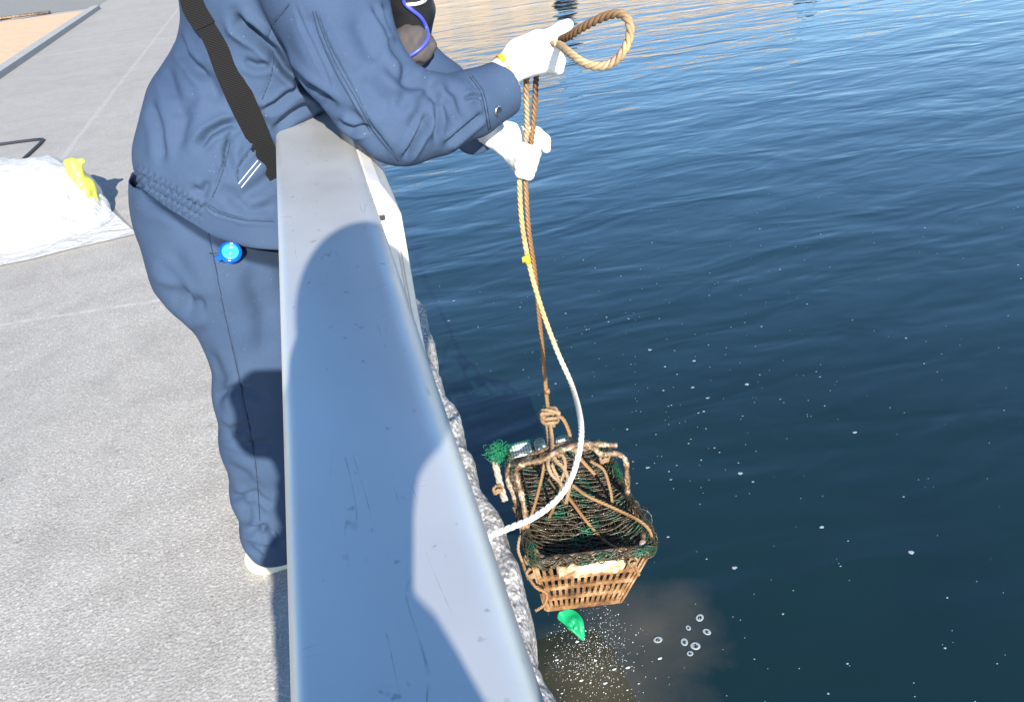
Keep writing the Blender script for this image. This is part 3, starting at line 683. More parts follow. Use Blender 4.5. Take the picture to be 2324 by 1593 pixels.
# chest pouch with blue piping
def pouch():
    c = Q(925, 40, 1.86); root = empty('chest_pouch', c, 'black pouch with blue piping hanging at the chest under the arm', 'pouch')
    def f(p):
        g = chain(p, [(*Q(900, -60, 1.86), .075), (*Q(930, 20, 1.86), .050), (*Q(935, 85, 1.86), .042)], .02, (1, 1.3, 1)); return g+hsh(p, 14, 41)*.004
    V, F = nets(f, c-[.2, .2, .25], c+[.2, .2, .25], .005); link('pouch_body', fastmesh(V, F), M['black'], root)
    tree = BVHTree.FromPolygons([tuple(v) for v in V], [tuple(q) for q in F])
    c2 = Q(935, 105, 1.80)
    V2, F2 = nets(lambda p: ball(p, c2, (.050, .045, .042))+hsh(p, 18, 43)*.010+hsh(p, 34, 44)*.004, c2-[.08]*3, c2+[.08]*3, .004); link('gusset', fastmesh(V2, F2), M['greyfab'], root)
    tree = BVHTree.FromPolygons([tuple(v) for v in np.vstack([V, V2])], [tuple(q) for q in np.vstack([F, F2+len(V)])])
    P = [hit(u, v, .003, tree) for u, v in ((915, -20), (918, 5), (935, 22), (953, 38), (966, 62), (968, 88), (957, 106), (942, 118), (925, 128), (912, 136))]
    mb = MB(); mb.tube(spline([p[0] for p in P if p], .004), .0042, 8); mb.build('piping', M['piping'], root)
    P = [hit(u, v, .003, tree) for u, v in ((922, 10), (945, 8), (960, 2), (968, -8))]; mb = MB(); mb.tube(spline([p[0] for p in P if p], .004), .0035, 8); mb.build('cord', M['glove'], root)
pouch()

# ------------------------------------------------------------------ ropes
Rr = .0056
def T(p, t): return (*p, t)
paleP = [T(Q(1262, 97, 1.45), .30), T(Q(1235, 105, 1.50), .2), T(Q(1202, 130, 1.545), .15), T(Q(1195, 180, 1.555), .1), T(Q(1195, 230, 1.57), .3), T(Q(1196, 290, 1.60), .35), T(Q(1192, 330, 1.615), .35), T(Q(1182, 370, 1.615), .4),  # darkest tint just below the upper glove puts shade into the rope colour
         T(Q(1179, 405, 1.62), .5), T(Q(1184, 500, 1.62), .55), T(Q(1200, 595, 1.60), .6), T(Q(1226, 690, 1.56), .6), T(Q(1262, 790, 1.50), .7),
         T(Q(1300, 880, 1.42), .85), T(D(1319, 970, 1.57), 1.), T(D(1305, 1060, 1.52), 1.), T(D(1270, 1125, 1.48), 1.), T(D(1215, 1170, 1.45), 1.), T(D(1160, 1195, 1.43), 1.), T(D(1120, 1210, 1.42), 1.), T(D(1090, 1220, 1.40), 1.), T((.035, .98, .68), 1.), T((.000, .965, .765), 1.), T((-.030, .96, .778), 1.), T((-.046, .955, .75), 1.), T((-.03, .95, .725), 1.), T((.005, .945, .735), 1.), T((.004, .94, .765), 1.), T((-.03, .93, .776), 1.), T((-.045, .93, .74), 1.), T((-.03, .925, .66), 1.)]
pr = rope('pale_rope', paleP, Rr*1.03, M['palerope']); tag(pr, 'pale rope turning white, hanging from the gloves in a loose bight back to the rail', 'rope')
loopP = [T(Q(1246, 104, 1.535), .3), T(Q(1266, 99, 1.47), .35), T(Q(1290, 118, 1.36), .35), T(Q(1330, 145, 1.31), .35), T(Q(1375, 149, 1.28), .3), T(Q(1408, 127, 1.26), .25), T(Q(1427, 90, 1.26), .25), T(Q(1429, 55, 1.27), .2), T(Q(1412, 33, 1.29), .15), T(Q(1380, 35, 1.32), .05), T(Q(1335, 55, 1.36), .05), T(Q(1290, 82, 1.42), .0), T(Q(1266, 92, 1.49), .0), T(Q(1248, 100, 1.54), .0)]
brownP = [T(Q(1235, 104, 1.50), .1), T(Q(1222, 130, 1.535), .0), T(Q(1217, 180, 1.56), .0), T(Q(1214, 230, 1.58), .35), T(Q(1209, 300, 1.60), .4), T(Q(1203, 340, 1.62), .4), T(Q(1193, 380, 1.62), .5), T(Q(1194, 430, 1.625), .7),
          T(Q(1200, 520, 1.63), .4), T(Q(1213, 610, 1.64), .3), T(Q(1222, 700, 1.65), .2), T(Q(1233, 810, 1.665), .35), T(Q(1241, 900, 1.68), .6), T(Q(1247, 945, 1.69), .8)]
bb = rope('brown_rope', brownP, Rr, M['brownrope']); tag(bb, 'brown stained rope hanging straight from the gloves down to the basket knot', 'rope')
lp = rope('rope_loop', loopP, Rr*1.28, M['palerope'], pitch=6); tag(lp, 'thick teardrop loop of twisted rope sticking out of the upper glove', 'rope loop')
# yellow tape tabs
for (u, v, y, dz) in ((1196, 588, 1.598, .010), (1241, 887, 1.675, .006)):
    mb = MB(); c = Q(u, v, y)
    mb.tube([c+[0, 0, dz], c+[.001, 0, 0], c-[-.002, 0, dz]], [.0070, .0076, .0068], 10); 
    if dz > .008: mb.box(c+[-.007, -.002, .002], (.009, .002, .013))
    mb.build('tape_tab', M['yellow'] if dz > .008 else M['orange'], pr if dz > .008 else bb)
# ------------------------------------------------------------------ basket
BR = Matrix.Rotation(R(-5.1), 3, 'Z') @ Matrix.Rotation(R(7.5), 3, 'Y'); BRn = np.array(BR); BO = np.array((.428, 1.419, -1.53+EYE))
BL, BW, BH, TL, TW = .44, .31, .215, .86, .66
def BP(x, y, z):                 # x -1..1 across, y 0..1 along, z 0 rim .. -1 bottom
    s = -z; w = BW/2*(1-(1-TW)*s)*x; yy = BL/2+(y-.5)*BL*(1-(1-TL)*s); return BO+BRn@np.array([w, yy, -BH*s])
def basket():
    root = empty('shopping_basket', BP(0, .5, -1), 'brown fouled plastic basket hanging on ropes just above the water', 'basket')
    def wall(pa, pb, n, rows, label=None, name='side_panel'):
        # lattice of bars on a wall: pa,pb functions t,z->point
        mb = MB(); out = np.cross(np.array(pb(0))-np.array(pa(0)), [0, 0, 1.]); out /= np.linalg.norm(out)
        def P(t, z): return pa(z)*(1-t)+pb(z)*t
        def bar(t0, z0, t1, z1, w, th):
            a, b = P(t0, z0), P(t1, z1); d = b-a; l = np.linalg.norm(d); d /= l; s = np.cross(d, out); s /= np.linalg.norm(s)
            V = [a-s*w/2-out*th/2, a+s*w/2-out*th/2, a+s*w/2+out*th/2, a-s*w/2+out*th/2, b-s*w/2-out*th/2, b+s*w/2-out*th/2, b+s*w/2+out*th/2, b-s*w/2+out*th/2]
            mb.add(V, [(0, 1, 2, 3), (7, 6, 5, 4), (0, 4, 5, 1), (1, 5, 6, 2), (2, 6, 7, 3), (3, 7, 4, 0)])
        for t in np.linspace(0, 1, n):
            z0 = -.06
            if label and .2 < t < .82: z0 = -.34
            bar(t, z0, t, -.99, .0086 if 0 < t < 1 else .016, .005)
        for k, z in enumerate(rows): bar(0, z, 1, z, .0115 if k else .012, .0075)
        bar(0, -.985, 1, -.985, .014, .009)
        return mb.build(name, M['orange'], root, False)
    c = lambda x, y: (lambda z=0: BP(x, y, z))
    rows = (-.05, -.36, -.56, -.77)
    wall(c(-1, 0), c(1, 0), 16, rows, True, 'front_panel'); wall(c(1, 0), c(1, 1), 22, rows); wall(c(1, 1), c(-1, 1), 16, rows); wall(c(-1, 1), c(-1, 0), 22, rows)
    mb = MB(); # label plate
    def lab(t, z): return BP(-1+2*t, 0, z)+BRn@np.array([0, -.006, 0])
    V = []; n1, n2 = 24, 8
    for i in range(n1+1):
        for j in range(n2+1):
            t = .2+.62*i/n1; z = -.07-.27*j/n2
            if j == n2: z += .03*math.sin(i*1.7)
            V.append(lab(t, z)+BRn@np.array([0, -.002*math.sin(i*.9+j), 0]))
    k = len(V); V += [np.array(v)+BRn@np.array([0, .005, 0]) for v in V]
    F = [(i*(n2+1)+j, (i+1)*(n2+1)+j, (i+1)*(n2+1)+j+1, i*(n2+1)+j+1) for i in range(n1) for j in range(n2)]; F += [tuple(k+q for q in f[::-1]) for f in F]
    mb.add(V, F); mb.build('name_plate', M['label'], root)
    # floor grid
    mb = MB()
    for t in np.linspace(-1, 1, 14): mb.tube([BP(t, 0, -1), BP(t, 1, -1)], .0028, 6)
    for t in np.linspace(0, 1, 18): mb.tube([BP(-1, t, -1), BP(1, t, -1)], .0028, 6)
    mb.build('floor_grid', M['orange'], root)
    # rim
    rim = []
    for a in np.linspace(0, 2*math.pi, 90, endpoint=False):
        cx_, sy_ = math.cos(a), math.sin(a); e = .28; x = math.copysign(abs(cx_)**e, cx_); y = .5+.5*math.copysign(abs(sy_)**e, sy_)
        rim.append(BP(x, y, 0)+np.array([0, 0, .004*math.sin(a*7)]))
    rim.append(rim[0]); mb = MB(); mb.tube(rim, [.0085+.002*math.sin(i*1.3) for i in range(len(rim))], 8, False); mb.build('rim', M['fouled'], root)
    # corner feet
    for x in (-1, 1):
        for y in (0, 1): mb = MB(); mb.sphere(BP(x*.97, .02+y*.96, -1.02), .011, 10, 8, (1, 1, .8)); mb.build('corner_foot', M['fouled'], root)
    # handles: fouled tubes meeting at the lifting point
    apex = D(1250, 1030, 2.06)
    h1 = [BP(-1, .42, .02), D(1195, 1185, 2.16), D(1183, 1120, 2.12), D(1172, 1070, 2.09), D(1188, 1052, 2.07), D(1230, 1043, 2.06), D(1262, 1026, 2.05), D(1315, 1008, 2.07), D(1345, 1015, 2.09), D(1365, 1030, 2.11), D(1392, 1028, 2.13), D(1415, 1036, 2.15), D(1422, 1060, 2.17), D(1424, 1110, 2.22), BP(1, .50, .0)]
    h2 = [BP(-1, .66, .02), D(1180, 1165, 2.26), D(1165, 1120, 2.2), D(1152, 1085, 2.18), D(1160, 1052, 2.15), D(1200, 1035, 2.12), D(1250, 1015, 2.09), D(1300, 1003, 2.11), D(1340, 1006, 2.14), D(1398, 1010, 2.18)]
    for h_ in (h1, h2):
        P = spline(h_, .008); mb = MB(); mb.tube(P, .0072+.0012*np.sin(np.arange(len(P))*1.1)+.0008*np.sin(np.arange(len(P))*2.7), 9); mb.build('handle', M['fouled'], root)
basket()
def net():
    root = empty('net_cover', BP(0, .5, 0), 'sagging dark green and brown netting stretched over the basket opening', 'net')
    def surf(x, y):
        sag = .046*(1-x*x)**.8*(1-(2*y-1)**4)**.6*(1.25-.5*y); dip = .016*math.exp(-((y-.12)/.11)**2)*(1-abs(x)**4)
        hump = .03*math.exp(-((x+.1)/.5)**2-((y-.62)/.22)**2)
        return BP(x, y, 0)+np.array([.004*math.sin(9*y+3*x), .0, .008-sag-dip+hump])
    mb = MB(); nr = 50
    for i in range(nr):
        y = i/(nr-1); ph = random.random()*6; am = random.uniform(.3, 1)
        P = [surf(x, y+.006*am*math.sin(x*7+ph)+.003*math.sin(x*23+ph))+np.array([0, 0, .0025*math.sin(x*17+ph)+(.0035 if i % 2 else 0)]) for x in np.linspace(-1, 1, 46)]
        mb.tube(P, [.0015+.0013*abs(math.sin(k*.9+ph)*math.sin(k*.37+2*ph)) for k in range(46)], 5)
    for j in range(30):
        x = -1+2*j/29+random.uniform(-.02, .02); ph = random.random()*6
        P = [surf(x+.018*math.sin(y*12+ph)+.012*math.sin(y*41+ph), y) for y in np.linspace(0, 1, 90)]; mb.tube(P, .0009 if j % 4 else .0019, 5)
    mb.build('mesh_sheet', M['net'], root)
    # second, looser layer inside the basket and dark catch
    mb = MB()
    for i in range(40):
        y = .04+.92*i/39; ph = random.random()*6
        P = [surf(x, y)+np.array([0, 0, -.022-.010*math.sin(x*6+ph)]) for x in np.linspace(-.95, .95, 30)]; mb.tube(P, .0017, 5)
    for j in range(18):
        x = -.9+1.8*j/17; mb.tube([surf(x+.03*math.sin(y*9+j), y)+np.array([0, 0, -.022]) for y in np.linspace(.03, .97, 40)], .0013, 5)
    mb.build('inner_net', M['net'], root)
    mb = MB(); n1 = 34
    V = [BP(x*.93, .05+.9*y, -.46+.10*math.sin(x*5+y*7)+.05*math.sin(x*13-y*11)) for x in np.linspace(-1, 1, n1) for y in np.linspace(0, 1, n1)]
    mb.add(V, [(i*n1+j, (i+1)*n1+j, (i+1)*n1+j+1, i*n1+j+1) for i in range(n1-1) for j in range(n1-1)]); mb.build('dark_liner', M['gravel'], root)
    # bunched net along the rim: fibrous rolls
    mb = MB()
    def roll(pts, r, n, th=.0012):
        P = spline(pts, .008); A, B = frames(P)
        for k in range(n):
            ph = random.random()*6.3; pt = random.uniform(.5, 2.5)*random.choice((-1, 1)); rr = r*random.uniform(.5, 1.1)
            a = ph+np.arange(len(P))*pt*.25; rv = rr*(1+.3*np.sin(np.arange(len(P))*.6+ph))
            mb.tube(P+(rv*np.cos(a))[:, None]*A+(rv*np.sin(a))[:, None]*B, th*random.uniform(.7, 1.5), 5)
    roll([BP(-1, .55, .02), BP(-1, .2, .02), BP(-.97, .0, .0), BP(-.5, -.015, .0), BP(0, -.02, .0), BP(.5, -.015, .01), BP(.97, -.01, .0), BP(1.04, .12, -.02), BP(1.03, .3, 0), BP(.98, .6, .02), BP(.93, 1, .05)], .013, 34)
    roll([BP(.98, .02, .02), BP(1.10, .06, -.1), BP(1.13, .16, -.06), BP(1.1, .3, .0), BP(.95, .36, .05)], .018, 18)
    roll([BP(-1, 1, .03), BP(-.4, 1.0, .05), BP(.4, 1.0, .05), BP(.95, 1, .05)], .014, 22)
    mb.build('bunched_edge', M['net'], root)
    # ragged bright green tuft and white floats at the far left
    mb = MB(); c = D(1131, 1020, 2.22)
    for k in range(520):
        d = rng.normal(size=3)*[1, .8, .7]; d /= np.linalg.norm(d); l = random.uniform(.006, .020); s = c+rng.normal(size=3)*[.010, .008, .007]+[0, 0, -.03*random.random()**2]
        mb.tube([s, s+d*l*.5+rng.normal(size=3)*.004, s+d*l+rng.normal(size=3)*.006], .0009, 4)
    mb.build('green_tuft', M['greennet'], root)
    for a, b, r in (((1158, 1026), (1206, 1014), .021), ((1213, 1012), (1238, 1006), .020), ((1262, 1003), (1296, 998), .018)):
        mb = MB(); p, q = D(*a, 2.22), D(*b, 2.22); P = [p+(q-p)*t for t in np.linspace(0, 1, 7)]; mb.tube(P, [r*.5, r*.9, r, r, r, r*.9, r*.5], 14)
        fl = mb.build('net_float', M['wplast'], root); mb = MB()
        for t in np.linspace(0, 1, 9):
            cc = p+(q-p)*t; dd = (q-p)/np.linalg.norm(q-p); u1 = np.cross(dd, [0, 0, 1]); u1 /= np.linalg.norm(u1); u2 = np.cross(dd, u1)
            mb.tube([cc+(r*1.04)*(math.cos(x)*u1+math.sin(x)*u2) for x in np.linspace(0, 6.283, 16)], .0007, 4, False)
        for x in np.linspace(0, 6.283, 13)[:-1]: mb.tube([p+(q-p)*t+(r*1.04)*(math.cos(x)*u1+math.sin(x)*u2) for t in (0, .5, 1)], .0007, 4)
        mb.build('net_wrap', M['greennet'], fl)
net()
def lashings():
    root = empty('lashing', D(1247, 945, 2.12), 'knotted brown cord binding the net and basket handles together', 'cord')
    m = M['brownrope']
    # big knot: tangled turns
    c = D(1247, 945, 2.12); mb = []; P = []
    for t in np.linspace(0, 1, 46):
        a = t*2*math.pi; P.append(tuple(c+[.017*math.cos(3*a)+.008*math.sin(5*a), .013*math.sin(4*a+1), .020*math.sin(2*a)+.006*math.cos(7*a)])+(.85,))
    rope('knot', P, .0052, m, root, step=.003)
    P = []
    for t in np.linspace(0, 1, 30):
        a = t*2*math.pi*2.3; P.append(tuple(c+[.021*math.cos(a), .019*math.sin(a), .016-.032*t+.003*math.sin(3*a)])+(.8,))
    rope('knot', P, .0050, m, root, step=.003)
    tt = lambda L, t: [(*p, t) for p in L]
    rope('hanger', tt([D(1247, 955, 2.12), D(1252, 990, 2.10), D(1254, 1025, 2.06), D(1262, 1045, 2.05), D(1280, 1062, 2.05), D(1292, 1100, 2.07), D(1285, 1140, 2.12)], .8), .0055, m, root)
    rope('hanger', tt([D(1240, 955, 2.13), D(1244, 990, 2.12), D(1246, 1030, 2.08), D(1243, 1052, 2.06), D(1252, 1075, 2.06), D(1270, 1092, 2.08), D(1280, 1110, 2.12)], .85), .0050, m, root)
    rope('hanger', tt([D(1262, 940, 2.12), D(1278, 950, 2.13), D(1290, 975, 2.15), D(1300, 1010, 2.16), D(1318, 1040, 2.18), D(1350, 1075, 2.22)], .55), .0052, m, root)
    rope('loop', tt([D(1262, 1030, 2.05), D(1278, 1035, 2.04), D(1283, 1060, 2.05), D(1272, 1090, 2.07), D(1262, 1075, 2.07), D(1252, 1052, 2.06)], .9), .0045, m, root)
    def cord(pts, r=.0042, t=.35): rope('cord', tt(pts, t), r, m, root, step=.0035, nseg=6)
    cord([D(1236, 1050, 2.08), D(1228, 1090, 2.12), D(1212, 1150, 2.2), D(1195, 1195, 2.24), D(1182, 1225, 2.22)], .0045, .7)
    cord([D(1275, 1100, 2.10), D(1262, 1140, 2.2), D(1245, 1175, 2.26)], .0042, .6)
    cord([D(1300, 1100, 2.12), D(1335, 1125, 2.2), D(1400, 1155, 2.22), D(1450, 1180, 2.2), D(1475, 1205, 2.2), D(1480, 1240, 2.2)], .0048, .5)
    cord([D(1285, 1120, 2.12), D(1330, 1180, 2.25), D(1370, 1225, 2.24), D(1420, 1255, 2.18), D(1437, 1275, 2.15), D(1450, 1305, 2.14)], .0048, .4)
    cord([D(1245, 1085, 2.1), D(1285, 1150, 2.3), D(1300, 1230, 2.34), D(1308, 1250, 2.33)], .0030, .1); cord([D(1290, 1180, 2.3), D(1330, 1235, 2.32), D(1345, 1262, 2.26)], .003, .1)
    cord([D(1165, 1150, 2.24), D(1180, 1185, 2.2), D(1190, 1240, 2.2), D(1182, 1215, 2.16), D(1176, 1245, 2.16), D(1186, 1275, 2.16)], .0042, .8)
    cord([D(1186, 1275, 2.16), D(1195, 1300, 2.15), D(1215, 1330, 2.14), D(1240, 1345, 2.15), D(1235, 1370, 2.15), D(1215, 1385, 2.15)], .0042, .4)
    cord([D(1340, 1045, 2.2), D(1370, 1065, 2.24), D(1385, 1110, 2.28), D(1390, 1145, 2.3)], .0045, .6)
    for c0, s in ((D(1205, 1265, 2.15), .013), (D(1208, 1300, 2.15), .012), (D(1190, 1192, 2.17), .010), (D(1436, 1275, 2.15), .009), (D(1130, 1110, 2.22), .010), (D(1372, 1040, 2.2), .010)):
        P = [tuple(c0+[s*math.cos(a)*(1+.3*math.sin(2.1*a)), s*math.sin(a)*.9, s*1.6*(k/36-.5)+s*.3*math.sin(3*a)])+(.8,) for k, a in enumerate(np.linspace(0, 21, 37))]
        rope('knot', P, .0038, m, root, step=.0035, nseg=5)
    rope('cord', tt([D(1120, 1030, 2.24), D(1126, 1060, 2.24), D(1137, 1105, 2.23), D(1146, 1135, 2.22)], .95), .0095, m, root)
lashings()
# green sheet hanging below
def leafy():
    P = [(1270, 1392), (1300, 1383), (1322, 1402), (1327, 1440), (1322, 1452), (1306, 1438), (1280, 1420), (1266, 1404)]; c = np.mean([D(u, v, 2.33) for u, v in P], 0)
    n = 9; B = [D(u, v, 2.33+.01*math.sin(i*2)) for i, (u, v) in enumerate(P)]; B = spline(B+[B[0]], .008)[:-1]; V = []; rings = 6
    for r_ in range(rings+1):
        s = 1-r_/rings*.97
        for b in B: V.append(c+(b-c)*s+np.array([0, -.012*(1-s*s)+.003*math.sin(40*b[0]+r_), .004*math.sin(60*b[0]+r_*1.4)]))
    n = len(B); k = len(V); V += [np.array(v)+[0, .0015, 0] for v in V]
    F = [(i*n+j, i*n+(j+1) % n, (i+1)*n+(j+1) % n, (i+1)*n+j) for i in range(rings) for j in range(n)]; F += [tuple(k+q for q in f[::-1]) for f in F]
    tag(link('plastic_scrap', mesh(V, F), M['green']), 'bright green scrap of plastic sheet dangling under the basket', 'plastic scrap')
leafy()

# ------------------------------------------------------------------ white plastic housing outside the rail
def housing():
    root = empty('white_panel', (.07, 1.45, .9), 'white plastic panel with a slanted corner mounted on the water side of the rail', 'panel')
    y0 = 1.30
    out = [(.0, 1.105), (.055, 1.100), (.072, 1.090), (.092, 1.048), (.0975, 1.03), (.0955, .85), (.0945, .62), (.0, .62)]
    def ring(P, y, s): c = np.array([.02, .86]); return [(c[0]+(a-c[0])*s, y, c[1]+(b-c[1])*(1-(1-s)*.35)) for a, b in P]
    V = []; n = len(out)
    lv = [(y0+.30, 1.), (y0+.006, 1.), (y0, .98), (y0, .86), (y0+.006, .83), (y0+.006, .80), (y0-.002, .76), (y0-.003, .1)]
    for y, s in lv: V += ring(out, y, s)
    F = [(i*n+k, (i+1)*n+k, (i+1)*n+(k+1) % n, i*n+(k+1) % n)[::-1] for i in range(len(lv)-1) for k in range(n)]+[tuple((len(lv)-1)*n+k for k in range(n)), tuple(range(n))[::-1]]
    o = link('panel_shell', mesh(V, F, False), M['wplast'], root)
    mb = MB(); mb.box((.064, y0-.002, 1.035), (.010, .012, .008)); mb.build('latch', M['dark'], root, False)
housing()

# ------------------------------------------------------------------ ground things
def bags():
    root = empty('plastic_bag', (-1.9, 5.1, 0), 'large overfull white translucent plastic bag lying on the pavement', 'plastic bag')
    def f(p):
        g = smin(ball(p, (-1.80, 5.15, .10), (.42, .34, .25)), ball(p, (-1.58, 5.0, .12), (.18, .24, .25)), .08)
        g = smin(g, ball(p, (-2.25, 5.4, .1), (.5, .4, .27)), .1)
        g = smin(g, ball(p, (-1.75, 4.85, .02), (.48, .30, .17)), .1)
        g = g+hsh(p, 2.2, 51)*.020+abs(hsh(p, 5, 52))*.020+abs(hsh(p, 11, 53))*.007
        return smax(g, .006-p[:, 2], .01)
    V, F = nets(f, (-3.1, 4.3, -.03), (-1.1, 6.2, .55), .013); V = relax(V, F, 1); link('filled_bag', fastmesh(V, F), M['bag'], root)
    # thin flap of film spreading toward the person
    n1, n2 = 60, 20; V = []
    a0, a1 = Z(-60, 622, .01), Z(312, 533, .01); b0, b1 = Z(-60, 500, .02), Z(222, 468, .02)
    for i in range(n1+1):
        for j in range(n2+1):
            s, t = i/n1, j/n2; p = (a0*(1-s)+a1*s)*(1-t)+(b0*(1-s)+b1*s)*t
            V.append(p+[.0, .012*math.sin(s*13)*(1-s), .012+.09*t**1.4+.008*math.sin(s*9+t*5)*t+.004*math.sin(s*31+6*t)*t])
    me = mesh(V, [(i*(n2+1)+j, (i+1)*(n2+1)+j, (i+1)*(n2+1)+j+1, i*(n2+1)+j+1) for i in range(n1) for j in range(n2)]); link('loose_flap', me, M['film'], root)
    # yellow sack standing at the right end
    t0, t1, t2 = Q(176, 372, 4.98), Q(188, 425, 4.96), Q(198, 490, 4.90)
    def fy(p):
        g = chain(p, [(*(t0+[-.03, 0, 0]), .042), (*t1, .062), (*t2, .085)], .02, (1, .75, 1)); g = smin(g, cone(p, t0+[-.03, 0, .005], t0+[.035, 0, .012], .016, .012, (1, .6, 1)), .02)
        return smax(g+abs(hsh(p, 9, 71))*.018+hsh(p, 17, 72)*.006-.004, .004-p[:, 2], .006)
    V, F = nets(fy, t2+[-.25, -.2, -.12], t0+[.2, .2, .08], .0065)
    tag(link('yellow_sack', fastmesh(V, F), M['yellowbag']), 'yellow green plastic sack standing at the right end of the white bag', 'sack')
bags()
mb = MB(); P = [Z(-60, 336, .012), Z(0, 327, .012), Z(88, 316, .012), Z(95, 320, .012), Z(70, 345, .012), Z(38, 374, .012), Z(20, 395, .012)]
mb.tube(spline(P, .03), .012, 8); tag(mb.build('bar_shadow', M['dark']), 'thin dark bent tube standing in for a bar shadow on the pavement behind the white bag', 'shadow')  # dark tube added in place of a cast shadow of a bar
mb = MB()
P0 = Z(70, 36, .03)
def twig(a, d, l, r, lev):
    b = a+d*l; mb.tube([a, (a+b)/2+rng.normal(size=3)*[.05, .05, .01]*l, b], [r, r*.8, r*.5], 5)
    if lev: 
        for k in range(4):
            t = random.uniform(.3, 1); dd = d+rng.normal(size=3)*[.5, .5, .12]; dd[2] = abs(dd[2])*.3; dd /= np.linalg.norm(dd); twig(a+d*l*t, dd, l*.55, r*.6, lev-1)
twig(P0+[.3, .2, 0], np.array([-1., -.35, .02]), 1.4, .028, 2)
tag(mb.build('fallen_branch', M['fouled']), 'thin dry bare branch lying on the orange sand', 'branch')

# ------------------------------------------------------------------ water details
def blobs(name, pts, m, lab, cat):
    mb = MB()
    for (u, v, r) in pts:
        c = Z(u, v, ZW+.0015); n = 10; ph = random.random()*6; e = random.uniform(.5, 1)
        V = [c+[0, 0, .0012]]+[c+[r*math.cos(2*math.pi*k/n)*(1+.25*math.sin(3*k+ph)), r*e*math.sin(2*math.pi*k/n)*(1+.25*math.sin(2*k+ph)), 0] for k in range(n)]
        mb.add(V, [(0, 1+k, 1+(k+1) % n) for k in range(n)])
    o = mb.build(name, m); kind(o, 'stuff', lab, cat); return o
pts = []
for k in range(420):
    u = random.uniform(960, 2320); v = random.uniform(430, 1590); r = random.choice((.0012, .0015, .0018, .0022, .0035))*(1 if v > 800 else 1.4)
    if random.random() < .55: u = random.gauss(1500, 230); v = random.gauss(820, 230)
    if u < 985+max(0, v-700)*.38 or v < 380: continue
    pts.append((u, v, r))
for u, v in ((1262, 772), (1470, 1060), (1695, 871), (1667, 1287), (1865, 1195), (1680, 1073), (1575, 818), (1940, 980), (2068, 1252), (1030, 682), (1018, 727), (1606, 902), (1475, 793), (1572, 878)): pts.append((u, v, .0085))
blobs('foam_specks', pts, M['foam'], 'tiny pale flecks of foam scattered over the dark water', 'foam')
mb = MB()
for k in range(1000):
    t = random.random(); u = random.gauss(1345-20*t+30*math.sin(t*9), 30+34*t); v = random.gauss(1430+110*t, 42); hgt = max(0, random.gauss(.05, .12)) if t < .5 else 0
    if u < 1235 or u > 1560: continue
    c = Z(u, v, ZW+.002)
    if hgt > 0: c = D(u, v, random.uniform(2.3, 2.5))
    if c[2] < ZW: c[2] = ZW+.002
    mb.sphere(c, random.choice((.0004, .0005, .0006, .0007, .0009, .0013)), 6, 4, (1, 1, random.choice((.5, 1, 1.6))))
for k in range(14):
    u = random.gauss(1330, 60); v = random.gauss(1520, 45); c = Z(u, v, ZW+.002); mb.sphere(c, random.uniform(.002, .005), 8, 4, (1.6, .7, .2))
o = mb.build('splash_drops', M['drop']); kind(o, 'stuff', 'white drips and splashes falling from the basket into the sea', 'splash')
proto = None
for i, (u, v, r, lb) in enumerate(((1493, 1450, .014, 'leftmost foam ringed bubble on the muddy water'), (1553, 1455, .013, 'foam ringed bubble left of the largest one on the muddy water'), (1578, 1464, .017, 'largest foam ringed bubble on the muddy water'), (1588, 1400, .014, 'topmost foam ringed bubble on the muddy water'),
                     (1604, 1432, .013, 'rightmost foam ringed bubble on the muddy water'), (1566, 1481, .011, 'lowest foam ringed bubble on the muddy water'), (1562, 1423, .009, 'small foam ringed bubble near the middle of the group'))):
    if proto is None:
        mb = MB(); n = 20; V = []
        for k in range(n): a = 2*math.pi*k/n; V += [(math.cos(a)*1.0, math.sin(a), 0), (.82*math.cos(a), .82*math.sin(a), .12), (.50*math.cos(a), .50*math.sin(a), .02)]
        F = [q for k in range(n) for q in ((3*k, 3*((k+1) % n), 3*((k+1) % n)+1, 3*k+1), (3*k+1, 3*((k+1) % n)+1, 3*((k+1) % n)+2, 3*k+2))]; mb.add(V, F); mb.sphere((.3, .1, .12), .13, 8, 6); mb.sphere((-.2, -.3, .1), .10, 8, 6)
        proto = mb.build('bubble', M['foam']); b = proto
    else: b = proto.copy(); COL.objects.link(b)
    c = Z(u, v, ZW+.002); b.location = tuple(c); b.scale = (r*(1+.12*math.sin(i*2.3)), r*.82, r*.8); b.rotation_euler = (0, 0, i*1.3); tag(b, lb, 'bubble', 'bubbles floating on the stirred up water')

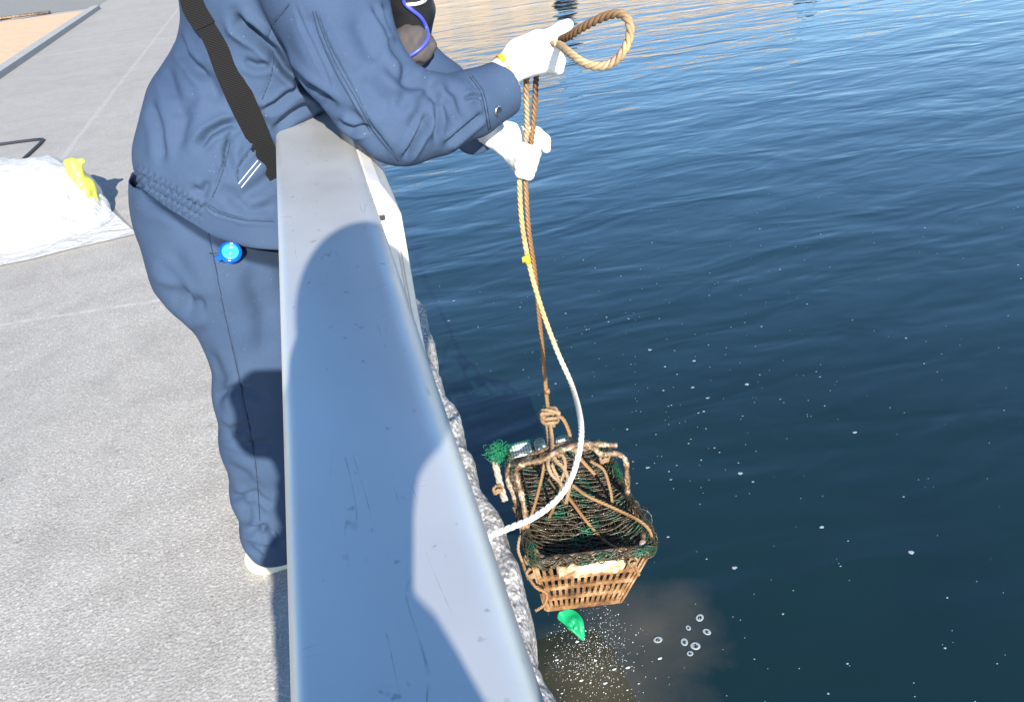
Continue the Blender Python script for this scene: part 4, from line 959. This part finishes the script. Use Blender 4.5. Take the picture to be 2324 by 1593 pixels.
# ------------------------------------------------------------------ the photographer, whose shadow falls along the rail
def photographer():
    root = empty('person', (-.18, -.35, 0), 'photographer standing at the near end of the rail, seen only as a long shadow', 'person')
    hd = np.array((.018, -.15, EYE+.045))
    body = [(-.12, -.26, 1.30, .15), (-.14, -.26, 1.12, .155), (-.15, -.26, .95, .15)]
    def f(p, r=1.):
        wr = (hsh(p, 6, 61)*.016+hsh(p, 13, 62)*.008) if r == 1. else 0.
        o = chain(p, [(a, b, c, q*r) for a, b, c, q in body], .03)
        o = smin(o, chain(p, [(-.22, -.22, 1.40, .085*r), (-.07, -.22, 1.36, .075*r)], .02), .03)
        o = smin(o, chain(p, [(-.250, -.22, 1.42, .075*r), (-.268, -.20, 1.33, .062*r), (-.16, -.08, 1.30, .045*r), (-.07, -.045, 1.44, .035*r)], .015), .015)
        o = smin(o, chain(p, [(.0, -.24, 1.275, .05*r), (.14, -.24, 1.325, .050*r), (.225, -.20, 1.476, .05*r), (.13, -.12, 1.482, .042*r), (.075, -.05, 1.47, .035*r)], .015), .015)
        for x in (-.27, -.14): o = smin(o, chain(p, [(x, -.30, .95, .12*r), (x-.0, -.30, .5, .09*r), (x-.01, -.32, .10, .07*r)], .02), .02)
        return o+wr
    def fb(p):
        o = f(p, .8); o = smin(o, chain(p, [(-.07, -.22, 1.40, .055), (-.02, -.18, 1.50, .045)], .02), .02); o = smin(o, ball(p, hd, (.082, .10, .115)), .02)
        o = smin(o, cone(p, hd+[0, .10, 0], hd+[0, .12, -.025], .010, .013), .01)
        for s in (-1, 1): o = smin(o, ball(p, hd+[s*.082, .0, -.01], (.010, .02, .032)), .006); o = smax(o, -ball(p, hd+[s*.03, .105, .012], .013), .01)
        for x in (-.28, -.15): o = smin(o, chain(p, [(x, -.33, .07, .04), (x, -.16, .045, .035)], .02), .02)
        for hx in (-.065, .07):
            o = smin(o, ball(p, (hx, -.045, 1.475), (.02, .03, .04)), .01)
            for k in range(4): o = smin(o, chain(p, [(hx, -.045, 1.46+.016*k, .010), (hx*.95, -.022, 1.463+.016*k, .008), (hx*.6, -.020, 1.463+.016*k, .007)], .004), .003)
        return o
    V, F = nets(fb, (-.46, -.50, 0), (.34, .02, 1.72), .011); link('body', fastmesh(V, F), M['skin'], root)
    V, F = nets(lambda p: smax(smax(f(p), .82-p[:, 2], .01), (p[:, 1]+.075)*1.0, .01), (-.50, -.54, .75), (.36, .0, 1.56), .010); link('coat', fastmesh(V, F), M['dark'], root)
    V, F = nets(lambda p: smax(smax(f(p), p[:, 2]-.86, .01), .06-p[:, 2], .01), (-.46, -.54, .0), (.1, -.05, .95), .011); link('trousers', fastmesh(V, F), M['trousers'], root)
    V, F = nets(lambda p: smax(ball(p, hd+[0, -.012, .015], (.093, .108, .120)), np.maximum((p[:, 1]-hd[1])-.07, -.06-(p[:, 2]-hd[2])), .01), hd-[.15]*3, hd+[.15]*3, .008); link('hair', fastmesh(V, F), M['hair'], root)
    mb = MB(); mb.box((.0, -.032, 1.515), (.11, .03, .07)); c = mb.build('compact_camera', M['dark'], None, False); tag(c, 'small dark compact camera held up by the photographer', 'camera')
photographer()

# ------------------------------------------------------------------ far shore whose buildings mirror in the water
def shore():
    q = MB(); q.box((60, 78, -.1), (300, 40, 1.8)); o = q.build('far_quay', M['kerb'], None, False); kind(o, 'structure')
    for i, (x, w, h, lab) in enumerate(((-14, 20, 8.5, 'beige harbour warehouse across the water, leftmost of the row'), (8, 21, 9.5, 'tallest beige harbour warehouse across the water, second from the left'),
                                        (29, 18, 7.5, 'beige harbour warehouse across the water, third from the left'), (47, 14, 5.5, 'lowest beige harbour warehouse across the water, rightmost of the row'))):
        r = empty('warehouse', (x, 66, .8), lab, 'warehouse', 'warehouses across the harbour')
        m_ = MB(); m_.box((x, 66, .8+h/2), (w, 10, h)); m_.build('wall', M['beige'], r, False)
        m_ = MB(); m_.box((x, 66, .8+h+.25), (w+.8, 10.8, .5)); m_.build('roof', M['roof'], r, False)
        for k in range(int(w/3)):
            for lv in range(int(h/3)):
                m_ = MB(); m_.box((x-w/2+1.8+3*k, 60.98, 2.6+3*lv), (1.5, .06, 1.3)); m_.build('window', M['glass'], r, False)
shore()
